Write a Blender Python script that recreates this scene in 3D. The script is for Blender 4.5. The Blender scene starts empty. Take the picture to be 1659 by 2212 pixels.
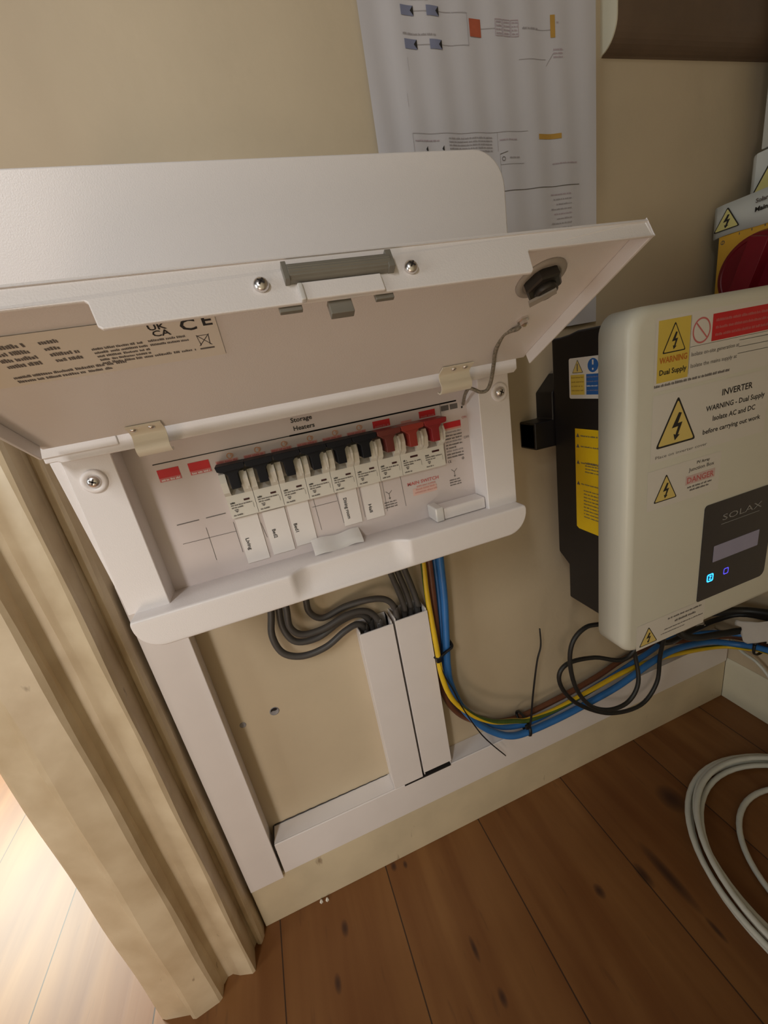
import bpy, bmesh, math, random
from mathutils import Vector, Matrix

C = bpy.context.scene.collection
PI = math.pi
random.seed(7)

# All sizes are metres.  "Survey" coordinates (x, y, z) used below are measured from
# the eye point: x right along the back wall, y towards the wall (wall face at y = WALL),
# z up (floor at z = FLOOR).  S() turns them into world coordinates (wall at Y=0, floor at Z=0).
WALL, FLOOR = 0.365, -0.573
def S(x, y, z): return Vector((x, y - WALL, z - FLOOR))

# ---------------------------------------------------------------- camera
cam_d = bpy.data.cameras.new('camera'); cam = bpy.data.objects.new('camera', cam_d); C.objects.link(cam)
right = Vector((0.93437327, -0.31158422, -0.17280584))
down = Vector((-0.2581474, -0.25774148, -0.93109036))
fwd = Vector((0.24557383, 0.91459532, -0.32126141))
M = Matrix((( right.x, -down.x, -fwd.x), (right.y, -down.y, -fwd.y), (right.z, -down.z, -fwd.z))).to_4x4()
M.translation = S(0, 0, 0)
cam.matrix_world = M
cam_d.sensor_fit = 'HORIZONTAL'; cam_d.sensor_width = 36.0
cam_d.lens = 36.0 * 866.47 / 1659.0
cam_d.clip_start = 0.01; cam_d.clip_end = 50
bpy.context.scene.camera = cam

# ---------------------------------------------------------------- world, light, exposure
w = bpy.data.worlds.new('world'); bpy.context.scene.world = w; w.use_nodes = True
w.node_tree.nodes['Background'].inputs[0].default_value = (1.0, 0.86, 0.72, 1)
w.node_tree.nodes['Background'].inputs[1].default_value = 0.015

def area(name, loc, target, sx, sy, power, col):
    l = bpy.data.lights.new(name, 'AREA'); l.shape = 'RECTANGLE'; l.size = sx; l.size_y = sy
    l.energy = power; l.color = col
    o = bpy.data.objects.new(name, l); C.objects.link(o); o.location = loc
    o.rotation_euler = (Vector(target) - Vector(loc)).to_track_quat('-Z', 'Y').to_euler()
    return o
# daylight reaching the closet from the doorway on the left, behind the viewer
area('doorway_daylight', S(-0.52, -0.62, 0.66), S(0.10, 0.30, -0.10), 0.12, 0.40, 4.6, (1.0, 0.985, 0.975))
# light thrown back up by the sunlit hall floor, and skylight from further along the hall
area('hall_floor_bounce', S(-0.42, -0.50, -0.50), S(0.02, 0.20, 0.02), 0.40, 0.40, 2.9, (1.0, 0.82, 0.66))
area('hall_skylight', S(-1.00, -0.12, 0.10), S(0.10, 0.30, -0.10), 0.30, 0.50, 2.2, (0.95, 1.0, 0.98))
# window light falling on the hall floor beyond the door casing
area('hall_window_light', S(-0.85, 1.00, 0.05), S(-0.48, 0.48, -0.573), 0.35, 0.35, 19.0, (0.93, 1.0, 0.90))

vs = bpy.context.scene.view_settings
vs.view_transform = 'Standard'; vs.look = 'None'; vs.gamma = 1.0; vs.use_curve_mapping = False
vs.exposure = 0.36

# ---------------------------------------------------------------- materials
MATS = {}
def mat(name, col, rough=0.5, metal=0.0, noise=0.0, scale=60.0, bump=0.0, bscale=None, spec=0.5, emit=None, estr=0.0,
        alpha=1.0, coat=0.0, col2=None, trans=0.0):
    m = bpy.data.materials.new(name); m.use_nodes = True
    nt = m.node_tree; b = nt.nodes['Principled BSDF']
    b.inputs['Base Color'].default_value = (*col, 1); b.inputs['Roughness'].default_value = rough
    b.inputs['Metallic'].default_value = metal; b.inputs['Specular IOR Level'].default_value = spec
    b.inputs['Alpha'].default_value = alpha; b.inputs['Coat Weight'].default_value = coat
    b.inputs['Transmission Weight'].default_value = trans
    if emit: b.inputs['Emission Color'].default_value = (*emit, 1); b.inputs['Emission Strength'].default_value = estr
    tc = nt.nodes.new('ShaderNodeTexCoord')
    if noise > 0:
        n = nt.nodes.new('ShaderNodeTexNoise'); n.inputs['Scale'].default_value = scale; n.inputs['Detail'].default_value = 5
        nt.links.new(tc.outputs['Object'], n.inputs['Vector'])
        r = nt.nodes.new('ShaderNodeValToRGB')
        c2 = col2 or tuple(c * (1 - noise) for c in col)
        r.color_ramp.elements[0].position = 0.3; r.color_ramp.elements[0].color = (*c2, 1)
        r.color_ramp.elements[1].position = 0.65; r.color_ramp.elements[1].color = (*col, 1)
        nt.links.new(n.outputs['Fac'], r.inputs['Fac']); nt.links.new(r.outputs['Color'], b.inputs['Base Color'])
    if bump > 0:
        n2 = nt.nodes.new('ShaderNodeTexNoise'); n2.inputs['Scale'].default_value = bscale or scale; n2.inputs['Detail'].default_value = 3
        nt.links.new(tc.outputs['Object'], n2.inputs['Vector'])
        bp = nt.nodes.new('ShaderNodeBump'); bp.inputs['Strength'].default_value = bump; bp.inputs['Distance'].default_value = 0.001
        nt.links.new(n2.outputs['Fac'], bp.inputs['Height']); nt.links.new(bp.outputs['Normal'], b.inputs['Normal'])
    MATS[name] = m
    return m
wall_paint = mat('wall_paint', (0.575, 0.475, 0.335), 0.62, noise=0.07, scale=14, bump=0.25, bscale=90)
skirt_paint = mat('skirting_paint', (0.66, 0.56, 0.39), 0.45, noise=0.12, scale=22, bump=0.2, bscale=60)
casing_paint = mat('casing_paint', (0.63, 0.52, 0.36), 0.38, noise=0.14, scale=26, bump=0.35, bscale=45, col2=(0.50, 0.39, 0.25))
end_paint = mat('end_paint', (0.72, 0.68, 0.54), 0.5, noise=0.05, scale=30)
brown_board = mat('brown_board', (0.17, 0.112, 0.072), 0.6, noise=0.25, scale=18)
powder = mat('white_powder_coat', (0.80, 0.755, 0.745), 0.38, noise=0.02, scale=20, bump=0.10, bscale=1500)
plastic = mat('white_pvc', (0.80, 0.75, 0.735), 0.42, noise=0.03, scale=30, bump=0.05, bscale=200)
cream_tab = mat('cream_plastic', (0.80, 0.74, 0.62), 0.4, noise=0.03, scale=60)
breaker_white = mat('breaker_plastic', (0.74, 0.71, 0.64), 0.42, noise=0.03, scale=80)
recess_grey = mat('breaker_recess_plastic', (0.50, 0.47, 0.43), 0.5, noise=0.05, scale=80)
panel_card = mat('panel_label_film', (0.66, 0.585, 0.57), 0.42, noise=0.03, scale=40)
sticker = mat('sticker_paper', (0.80, 0.755, 0.73), 0.5, noise=0.03, scale=60)
clear_tape = mat('clear_moulding', (0.86, 0.83, 0.80), 0.14, noise=0.04, scale=60, coat=0.6, trans=0.25)
black_tog = mat('toggle_black', (0.005, 0.006, 0.012), 0.5, noise=0.1, scale=60, spec=0.3)
red_tog = mat('toggle_red', (0.30, 0.018, 0.024), 0.35, noise=0.1, scale=60)
redbrown_tog = mat('toggle_red_brown', (0.16, 0.026, 0.022), 0.35, noise=0.1, scale=60)
ink = mat('ink_black', (0.02, 0.018, 0.018), 0.6, noise=0.1)
ink_soft = mat('ink_grey', (0.14, 0.125, 0.12), 0.6, noise=0.1)
ink_faint = mat('ink_faint', (0.36, 0.33, 0.34), 0.6, noise=0.1)
ink_red = mat('ink_red', (0.62, 0.012, 0.02), 0.45, noise=0.1)
ink_redlt = mat('ink_red_light', (0.62, 0.16, 0.16), 0.5, noise=0.1)
ink_pink = mat('ink_pink', (0.70, 0.36, 0.32), 0.5, noise=0.08)
ink_orange = mat('ink_orange', (0.72, 0.33, 0.16), 0.5, noise=0.08)
window_dark = mat('indicator_dark_red', (0.05, 0.008, 0.012), 0.3, noise=0.1)
chrome = mat('chrome', (0.78, 0.74, 0.72), 0.30, metal=1.0, noise=0.05, scale=90)
slot_dark = mat('slot_dark', (0.05, 0.042, 0.04), 0.45, metal=0.4, noise=0.1)
nut_dark = mat('nut_dark', (0.05, 0.045, 0.04), 0.4, metal=0.5, noise=0.1)
ring_grey = mat('lock_ring_grey', (0.40, 0.36, 0.32), 0.42, noise=0.1, scale=80)
handle_grey = mat('handle_grey', (0.20, 0.185, 0.155), 0.42, noise=0.1, scale=80)
braid = mat('braided_wire_sleeve', (0.30, 0.255, 0.20), 0.5, noise=0.5, scale=900, col2=(0.10, 0.09, 0.06))
black_case = mat('black_metal_case', (0.012, 0.010, 0.011), 0.42, noise=0.15, scale=40)
inv_white = mat('inverter_white_shell', (0.72, 0.71, 0.62), 0.35, noise=0.02, scale=30, bump=0.05, bscale=900)
label_film = mat('label_film', (0.74, 0.71, 0.66), 0.35, noise=0.02, scale=40)
label_blueish = mat('label_film_cool', (0.70, 0.74, 0.75), 0.28, noise=0.04, scale=30)
warn_yellow = mat('warning_yellow', (0.72, 0.54, 0.09), 0.45, noise=0.05, scale=50)
tri_yellow = mat('triangle_yellow', (0.74, 0.58, 0.18), 0.45, noise=0.05, scale=50)
pale_yellow = mat('triangle_pale_yellow', (0.80, 0.74, 0.30), 0.4, noise=0.05, scale=50)
vivid_yellow = mat('side_label_yellow', (0.86, 0.58, 0.01), 0.42, noise=0.06, scale=50)
iso_yellow = mat('isolator_yellow', (0.86, 0.50, 0.06), 0.4, noise=0.06, scale=50)
blue_print = mat('sign_blue', (0.025, 0.13, 0.42), 0.42, noise=0.08)
display_black = mat('display_panel', (0.022, 0.022, 0.030), 0.16, noise=0.15, scale=20, coat=0.3)
lcd = mat('lcd_glass', (0.30, 0.28, 0.36), 0.3, noise=0.05, emit=(0.36, 0.36, 0.55), estr=0.035)
logo_grey = mat('logo_grey', (0.30, 0.30, 0.30), 0.4, noise=0.1)
led_on = mat('led_blue_bright', (0.02, 0.2, 0.8), 0.3, noise=0.05, emit=(0.02, 0.34, 1.0), estr=3.0)
led_dim = mat('led_blue_dim', (0.05, 0.05, 0.5), 0.3, noise=0.05, emit=(0.12, 0.10, 1.0), estr=0.7)
paper_m = mat('printer_paper', (0.60, 0.585, 0.62), 0.7, noise=0.05, scale=9)
iso_red = mat('isolator_red', (0.22, 0.004, 0.016), 0.35, noise=0.1, scale=50)
iso_grey = mat('isolator_enclosure', (0.55, 0.56, 0.54), 0.4, noise=0.05, scale=30)
cab_grey = mat('cable_grey', (0.075, 0.069, 0.066), 0.45, noise=0.12, scale=90)
cab_black = mat('cable_black', (0.022, 0.021, 0.020), 0.45, noise=0.2, scale=90)
cab_brown = mat('cable_brown', (0.17, 0.062, 0.03), 0.4, noise=0.12, scale=90)
cab_blue = mat('cable_blue', (0.035, 0.17, 0.47), 0.35, noise=0.12, scale=60)
cab_yel = mat('cable_yellow', (0.76, 0.50, 0.02), 0.4, noise=0.1, scale=90)
cab_green = mat('cable_green', (0.07, 0.12, 0.02), 0.4, noise=0.2, scale=300)
cab_white = mat('cable_white', (0.66, 0.67, 0.62), 0.4, noise=0.08, scale=60)
tie_black = mat('tie_black', (0.012, 0.012, 0.013), 0.4, noise=0.2)
bag_white = mat('crumpled_tag_white', (0.62, 0.58, 0.54), 0.5, noise=0.1, scale=40)
plug_grey = mat('wall_plug_grey', (0.30, 0.29, 0.30), 0.5, noise=0.25, scale=200)
hole_shade = mat('hole_shade', (0.015, 0.010, 0.008), 0.9, noise=0.1)  # near-black colour painted in for the shade inside openings
flake = mat('plaster_flake', (0.75, 0.70, 0.62), 0.8, noise=0.1)

def add_chips(m, col, thr=0.70, scale=70):
    nt = m.node_tree; b = nt.nodes['Principled BSDF']; tc = nt.nodes.new('ShaderNodeTexCoord')
    mp = nt.nodes.new('ShaderNodeMapping'); mp.inputs['Scale'].default_value = (1, 1, 0.35); nt.links.new(tc.outputs['Object'], mp.inputs[0])
    n = nt.nodes.new('ShaderNodeTexNoise'); n.inputs['Scale'].default_value = scale; n.inputs['Detail'].default_value = 3; nt.links.new(mp.outputs[0], n.inputs['Vector'])
    r = nt.nodes.new('ShaderNodeValToRGB'); r.color_ramp.elements[0].position = thr; r.color_ramp.elements[1].position = thr + 0.05
    nt.links.new(n.outputs['Fac'], r.inputs['Fac']); mx = nt.nodes.new('ShaderNodeMixRGB'); old = b.inputs['Base Color'].links[0].from_socket
    nt.links.new(r.outputs['Color'], mx.inputs[0]); nt.links.new(old, mx.inputs[1]); mx.inputs[2].default_value = (*col, 1); nt.links.new(mx.outputs[0], b.inputs['Base Color'])
add_chips(casing_paint, (0.16, 0.10, 0.05), 0.715, 75); add_chips(skirt_paint, (0.30, 0.22, 0.14), 0.70, 60)
def wood_floor():
    m = bpy.data.materials.new('pine_floorboards'); m.use_nodes = True; nt = m.node_tree; N = nt.nodes; L = nt.links
    b = N['Principled BSDF']
    tc = N.new('ShaderNodeTexCoord'); sep = N.new('ShaderNodeSeparateXYZ'); L.new(tc.outputs['Object'], sep.inputs[0])
    def math_(op, a, bb=None, c=None):
        n = N.new('ShaderNodeMath'); n.operation = op
        for i, q in enumerate((a, bb, c)):
            if q is None: continue
            if isinstance(q, (int, float)): n.inputs[i].default_value = q
            else: L.new(q, n.inputs[i])
        return n.outputs[0]
    t = math_('DIVIDE', math_('SUBTRACT', sep.outputs['X'], 0.0105), 0.1318)
    idx = math_('FLOOR', t); fr = math_('SUBTRACT', t, idx)
    # per-board offset of the grain
    comb = N.new('ShaderNodeCombineXYZ')
    L.new(math_('MULTIPLY', sep.outputs['X'], 26.0), comb.inputs[0])
    L.new(math_('ADD', math_('MULTIPLY', sep.outputs['Y'], 2.6), math_('MULTIPLY', idx, 7.3)), comb.inputs[1])
    L.new(math_('MULTIPLY', idx, 3.1), comb.inputs[2])
    g = N.new('ShaderNodeTexNoise'); g.inputs['Scale'].default_value = 1.0; g.inputs['Detail'].default_value = 6; g.inputs['Distortion'].default_value = 0.6
    L.new(comb.outputs[0], g.inputs['Vector'])
    r = N.new('ShaderNodeValToRGB'); e = r.color_ramp.elements
    e[0].position = 0.28; e[0].color = (0.165, 0.060, 0.017, 1); e[1].position = 0.72; e[1].color = (0.27, 0.125, 0.042, 1)
    L.new(g.outputs['Fac'], r.inputs['Fac'])
    # large soft patches
    n2 = N.new('ShaderNodeTexNoise'); n2.inputs['Scale'].default_value = 6.0; n2.inputs['Detail'].default_value = 2
    L.new(tc.outputs['Object'], n2.inputs['Vector'])
    mx = N.new('ShaderNodeMixRGB'); mx.blend_type = 'MULTIPLY'
    r2 = N.new('ShaderNodeValToRGB'); r2.color_ramp.elements[0].color = (0.80, 0.74, 0.70, 1); r2.color_ramp.elements[0].position = 0.35
    r2.color_ramp.elements[1].position = 0.65
    L.new(n2.outputs['Fac'], r2.inputs['Fac']); mx.inputs[0].default_value = 1.0
    L.new(r.outputs[0], mx.inputs[1]); L.new(r2.outputs[0], mx.inputs[2])
    # short dark splinters and knots
    vec = N.new('ShaderNodeMapping'); vec.inputs['Scale'].default_value = (120, 22, 1); L.new(tc.outputs['Object'], vec.inputs[0])
    n3 = N.new('ShaderNodeTexNoise'); n3.inputs['Scale'].default_value = 1.0; n3.inputs['Detail'].default_value = 2; L.new(vec.outputs[0], n3.inputs['Vector'])
    r3 = N.new('ShaderNodeValToRGB'); r3.color_ramp.elements[0].position = 0.66; r3.color_ramp.elements[0].color = (0, 0, 0, 1)
    r3.color_ramp.elements[1].position = 0.74; r3.color_ramp.elements[1].color = (1, 1, 1, 1); L.new(n3.outputs['Fac'], r3.inputs['Fac'])
    fac = math_('MULTIPLY', r3.outputs[0], 0.22)
    for kx, ky, a, bb in KNOTS:
        dx = math_('DIVIDE', math_('SUBTRACT', sep.outputs['X'], kx), a); dy = math_('DIVIDE', math_('SUBTRACT', sep.outputs['Y'], ky), bb)
        d2 = math_('ADD', math_('MULTIPLY', dx, dx), math_('MULTIPLY', dy, dy))
        k = math_('MULTIPLY', math_('SUBTRACT', 1.0, math_('MINIMUM', d2, 1.0)), 0.95)
        fac = math_('MAXIMUM', fac, k)
    mx2 = N.new('ShaderNodeMixRGB'); L.new(fac, mx2.inputs[0]); L.new(mx.outputs[0], mx2.inputs[1]); mx2.inputs[2].default_value = (0.055, 0.024, 0.014, 1)
    # seams between boards
    dist = math_('MINIMUM', fr, math_('SUBTRACT', 1.0, fr))
    seam = math_('LESS_THAN', dist, 0.0052)
    mx3 = N.new('ShaderNodeMixRGB'); L.new(math_('MULTIPLY', seam, 0.85), mx3.inputs[0]); L.new(mx2.outputs[0], mx3.inputs[1]); mx3.inputs[2].default_value = (0.02, 0.012, 0.009, 1)
    L.new(mx3.outputs[0], b.inputs['Base Color'])
    b.inputs['Roughness'].default_value = 0.46; b.inputs['Specular IOR Level'].default_value = 0.35
    bp = N.new('ShaderNodeBump'); bp.inputs['Strength'].default_value = 0.25; bp.inputs['Distance'].default_value = 0.001
    L.new(math_('SUBTRACT', g.outputs['Fac'], math_('MULTIPLY', seam, 2.0)), bp.inputs['Height']); L.new(bp.outputs['Normal'], b.inputs['Normal'])
    return m
KNOTS = [(-0.0511, -0.0594, 0.0045, 0.009), (-0.0678, -0.0994, 0.004, 0.009), (0.2229, -0.142, 0.0055, 0.008), (0.2769, -0.1494, 0.006, 0.014),
         (0.3769, -0.1031, 0.016, 0.020), (0.073, -0.130, 0.003, 0.012), (0.020, -0.026, 0.004, 0.006), (0.034, -0.030, 0.003, 0.005),
         (0.08, -0.17, 0.004, 0.008), (0.300, -0.210, 0.003, 0.012), (0.300, -0.160, 0.007, 0.04)]
floor_m = wood_floor()

# ---------------------------------------------------------------- mesh helpers
_gly = {}
def glyphs(text, bold=False):
    """flat glyph mesh of a text, height about 1, origin at the left end of the baseline"""
    k = (text, bold)
    if k not in _gly:
        cu = bpy.data.curves.new('t', 'FONT'); cu.body = text; cu.size = 1.0; cu.resolution_u = 2
        if bold: cu.offset = 0.018
        ob = bpy.data.objects.new('t', cu); C.objects.link(ob)
        dg = bpy.context.evaluated_depsgraph_get(); dg.update()
        me = bpy.data.meshes.new_from_object(ob.evaluated_get(dg))
        vv = [(v.co.x, v.co.y) for v in me.vertices]; ff = [tuple(p.vertices) for p in me.polygons]
        bpy.data.objects.remove(ob); bpy.data.meshes.remove(me); bpy.data.curves.remove(cu)
        wd = max([a for a, _ in vv] or [0])
        _gly[k] = (vv, ff, wd)
    return _gly[k]

class MB:
    def __init__(s): s.v = []; s.f = []; s.m = []; s.sm = []; s.mats = []
    def mi(s, m):
        if m not in s.mats: s.mats.append(m)
        return s.mats.index(m)
    def add(s, vs, fs, m, smooth=False):
        o = len(s.v); s.v += [Vector(p) for p in vs]; i = s.mi(m)
        for f in fs: s.f.append(tuple(o + k for k in f)); s.m.append(i); s.sm.append(smooth)
    def poly(s, pts, m): s.add(pts, [tuple(range(len(pts)))], m)
    def box(s, x0, x1, y0, y1, z0, z1, m):
        p = [S(x, y, z) for x in (x0, x1) for y in (y0, y1) for z in (z0, z1)]
        s.add(p, [(0, 1, 3, 2), (4, 6, 7, 5), (0, 4, 5, 1), (2, 3, 7, 6), (0, 2, 6, 4), (1, 5, 7, 3)], m)
    def obox(s, O, U, V, N, u0, u1, v0, v1, n0, n1, m):
        p = [O + U * a + V * b + N * c for a in (u0, u1) for b in (v0, v1) for c in (n0, n1)]
        s.add(p, [(0, 1, 3, 2), (4, 6, 7, 5), (0, 4, 5, 1), (2, 3, 7, 6), (0, 2, 6, 4), (1, 5, 7, 3)], m)
    def prism(s, pts, A, B, m, smooth_side=False):
        """pts: 3-D polygon function results; extrude from A-offset to B-offset"""
        n = len(pts); a = [p + A for p in pts]; b = [p + B for p in pts]
        s.add(a + b, [tuple(range(n))[::-1], tuple(range(n, 2 * n))], m)
        s.add(a + b, [(i, (i + 1) % n, n + (i + 1) % n, n + i) for i in range(n)], m, smooth_side)
    def tube(s, path, r, m, n=12, sub=6, m2=None, twist=0.0, flat=1.0, ends=True):
        P = spline(path, sub) if sub > 1 else [Vector(p) for p in path]
        T = []
        for i in range(len(P)):
            d = P[min(i + 1, len(P) - 1)] - P[max(i - 1, 0)]; T.append(d.normalized())
        up = Vector((0, 0, 1)) if abs(T[0].z) < 0.9 else Vector((1, 0, 0))
        a = T[0].cross(up).normalized(); vs = []; tl = 0
        for i, p in enumerate(P):
            a = (a - T[i] * a.dot(T[i])).normalized(); b = T[i].cross(a)
            if i: tl += (P[i] - P[i - 1]).length
            rr_ = r(i / (len(P) - 1)) if callable(r) else r
            for k in range(n):
                an = 2 * PI * k / n + twist * tl
                vs.append(p + a * math.cos(an) * rr_ + b * math.sin(an) * rr_ * flat)
        fs = []; fs2 = []
        for i in range(len(P) - 1):
            for k in range(n):
                q = (i * n + k, i * n + (k + 1) % n, (i + 1) * n + (k + 1) % n, (i + 1) * n + k)
                (fs2 if (m2 and k < n * 0.3) else fs).append(q)
        o = len(s.v); s.v += vs
        for L_, mm in ((fs, m), (fs2, m2)):
            if not L_: continue
            i_ = s.mi(mm)
            for f in L_: s.f.append(tuple(o + k for k in f)); s.m.append(i_); s.sm.append(True)
        if ends:
            i_ = s.mi(m); s.f.append(tuple(o + k for k in range(n))); s.m.append(i_); s.sm.append(False)
            l = (len(P) - 1) * n; s.f.append(tuple(o + l + k for k in range(n))); s.m.append(i_); s.sm.append(False)
    def lathe(s, O, N, prof, m, n=24, smooth=True):
        """prof: list of (radius, height along N)"""
        N = N.normalized(); a = N.orthogonal().normalized(); b = N.cross(a); vs = []
        for r, h in prof:
            for k in range(n):
                an = 2 * PI * k / n; vs.append(O + N * h + a * math.cos(an) * r + b * math.sin(an) * r)
        fs = [(i * n + k, i * n + (k + 1) % n, (i + 1) * n + (k + 1) % n, (i + 1) * n + k) for i in range(len(prof) - 1) for k in range(n)]
        s.add(vs, fs, m, smooth)
        s.add(vs[:n], [tuple(range(n))], m); s.add(vs[-n:], [tuple(range(n))], m)
    def build(s, name, parent=None, loc=None, bevel=0.0, seg=2, label=None, smooth=True):
        me = bpy.data.meshes.new(name)
        if parent is not None: off = root_loc(parent)
        else:
            if loc is None:
                xs = [p.x for p in s.v]; ys = [p.y for p in s.v]; zs = [p.z for p in s.v]
                loc = Vector(((min(xs) + max(xs)) / 2, (min(ys) + max(ys)) / 2, min(zs)))
            off = Vector(loc)
        me.from_pydata([tuple(p - off) for p in s.v], [], s.f)
        for m in s.mats: me.materials.append(m)
        for i, p in enumerate(me.polygons): p.material_index = s.m[i]; p.use_smooth = s.sm[i]
        bm = bmesh.new(); bm.from_mesh(me); bmesh.ops.remove_doubles(bm, verts=bm.verts, dist=1e-6)
        bmesh.ops.recalc_face_normals(bm, faces=bm.faces); bm.to_mesh(me); bm.free()
        o = bpy.data.objects.new(name, me); C.objects.link(o)
        if parent is not None: o.parent = parent
        else: o.location = off
        if bevel:
            md = o.modifiers.new('bevel', 'BEVEL'); md.width = bevel; md.segments = seg; md.limit_method = 'ANGLE'; md.angle_limit = 0.7
            for p in me.polygons: p.use_smooth = smooth
            if smooth: wn = o.modifiers.new('wn', 'WEIGHTED_NORMAL'); wn.keep_sharp = True
        if label: o['label'] = label
        return o
def root_loc(o):
    while o.parent: o = o.parent
    return o.location.copy()
def spline(pts, sub):
    P = [Vector(p) for p in pts]; out = []
    Q = [P[0] * 2 - P[1]] + P + [P[-1] * 2 - P[-2]]
    for i in range(1, len(Q) - 2):
        a, b, c, d = Q[i - 1:i + 3]
        for k in range(sub):
            t = k / sub
            out.append(0.5 * ((2 * b) + (c - a) * t + (2 * a - 5 * b + 4 * c - d) * t * t + (3 * b - a - 3 * c + d) * t ** 3))
    out.append(P[-1]); return out
def SP(l): return [S(*p) for p in l]
def arc(cx, cy, r, a0, a1, n=8):
    return [(cx + r * math.cos(math.radians(a0 + (a1 - a0) * i / n)), cy + r * math.sin(math.radians(a0 + (a1 - a0) * i / n))) for i in range(n + 1)]
def rrect(x0, x1, z0, z1, tl=0, tr=0, br=0, bl=0, n=8):
    p = []
    p += arc(x1 - tr, z1 - tr, tr, 0, 90, n) if tr else [(x1, z1)]
    p += arc(x0 + tl, z1 - tl, tl, 90, 180, n) if tl else [(x0, z1)]
    p += arc(x0 + bl, z0 + bl, bl, 180, 270, n) if bl else [(x0, z0)]
    p += arc(x1 - br, z0 + br, br, 270, 360, n) if br else [(x1, z0)]
    return p

def tag(o, label, cat, group=None):
    o['label'] = label; o['category'] = cat
    if group: o['group'] = group
    return o
def thing(name, loc, label, cat, group=None):
    o = bpy.data.objects.new(name, None); o.empty_display_size = 0.02; C.objects.link(o); o.location = loc
    return tag(o, label, cat, group)
def struct(o): o['kind'] = 'structure'; return o
def copy_tree(o, loc, **kw):
    r = o.copy(); C.objects.link(r); r.location = loc
    for k, v in kw.items(): r[k] = v
    for ch in list(o.children):
        c = ch.copy(); C.objects.link(c); c.parent = r
        for g in ch.children:
            d = g.copy(); C.objects.link(d); d.parent = c
    return r

class Decal:
    """flat print laid on a surface: origin O, axes U (reading direction), V (up), N (out of the surface)"""
    def __init__(s, mb, O, U, V, N): s.mb = mb; s.O = O; s.U = U; s.V = V; s.N = N
    def p(s, u, v, h): return s.O + s.U * u + s.V * v + s.N * h
    def poly(s, pts, m, h=0.0002): s.mb.poly([s.p(u, v, h) for u, v in pts], m)
    def rect(s, u0, u1, v0, v1, m, h=0.0002): s.poly([(u0, v0), (u1, v0), (u1, v1), (u0, v1)], m, h)
    def line(s, u0, v0, u1, v1, w_, m, h=0.0002):
        d = Vector((u1 - u0, v1 - v0)).normalized(); n = Vector((-d.y, d.x)) * w_ / 2
        s.poly([(u0 + n.x, v0 + n.y), (u1 + n.x, v1 + n.y), (u1 - n.x, v1 - n.y), (u0 - n.x, v0 - n.y)], m, h)
    def text(s, t, u, v, size, m, h=0.0003, rot=0.0, align='L', bold=False, width=None, shear=0.0):
        vv, ff, wd = glyphs(t, bold); sx = size
        if width: sx = width / max(wd, 1e-6)
        off = {'L': 0, 'C': -wd * sx / 2, 'R': -wd * sx}[align]; c, sn = math.cos(rot), math.sin(rot); pts = []
        for a, b in vv:
            a = a * sx + off + b * size * shear; b = b * size
            pts.append(s.p(u + a * c - b * sn, v + a * sn + b * c, h))
        s.mb.add(pts, ff, m)
    def scrawl(s, u0, u1, v, hgt, m, h=0.0003, seed=0, gap=0.25, slope=0.0):
        """a line of print too small to read: word-length marks broken into strokes"""
        rg = random.Random(seed * 17 + int(u0 * 1e5)); u = u0
        while u < u1 - hgt * 0.4:
            wl = hgt * rg.uniform(1.2, 4.5); e = min(u + wl, u1); q = u
            while q < e - hgt * 0.2:
                sw = hgt * rg.uniform(0.25, 0.55); top = hgt * rg.uniform(0.6, 1.0)
                vv = v + (q - u0) * slope
                s.rect(q, min(q + sw * 0.72, e), vv, vv + top, m, h); q += sw
            u = e + hgt * gap * 1.6
    def ring(s, u, v, r0, r1, m, h=0.0003, n=28, su=1.0):
        pts = [s.p(u + r * math.cos(2 * PI * k / n) * su, v + r * math.sin(2 * PI * k / n), h) for r in (r0, r1) for k in range(n)]
        s.mb.add(pts, [(k, (k + 1) % n, n + (k + 1) % n, n + k) for k in range(n)], m)
    def disc(s, u, v, r, m, h=0.0003, n=28):
        s.poly([(u + r * math.cos(2 * PI * k / n), v + r * math.sin(2 * PI * k / n)) for k in range(n)], m, h)
    def tri(s, u, v, wd, hg, fill, h=0.0003, bolt=True):
        """electric-hazard triangle: base centre (u, v)"""
        def rt(g, rr):
            A = [Vector((-wd / 2 + g * 1.7, g)), Vector((wd / 2 - g * 1.7, g)), Vector((0, hg - g * 2.1))]; o = []
            for i in range(3):
                p0, p1, p2 = A[i - 1], A[i], A[(i + 1) % 3]
                a = p1 + (p0 - p1).normalized() * rr; b = p1 + (p2 - p1).normalized() * rr
                for t in (0, .25, .5, .75, 1): o.append(((1 - t) ** 2 * a + 2 * t * (1 - t) * p1 + t * t * b))
            return [(u + q.x, v + q.y) for q in o]
        s.poly(rt(0, wd * 0.075), ink, h); s.poly(rt(wd * 0.035, wd * 0.05), fill, h + 0.0001)
        if bolt:
            k = wd; b1 = [(0.03, .66), (0.10, .64), (0.02, .44), (0.13, .45), (0.035, .20), (0.085, .20), (-0.035, .09), (-0.075, .235), (-0.025, .21), (0.03, .375), (-0.125, .36)]
            s.poly([(u + a * k, v + b * hg) for a, b in b1], ink, h + 0.0002)

UX, UY, UZ = Vector((1, 0, 0)), Vector((0, 1, 0)), Vector((0, 0, 1))
FRONT = (UX, UZ, -UY)                      # frame of anything that faces the viewer side

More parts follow.
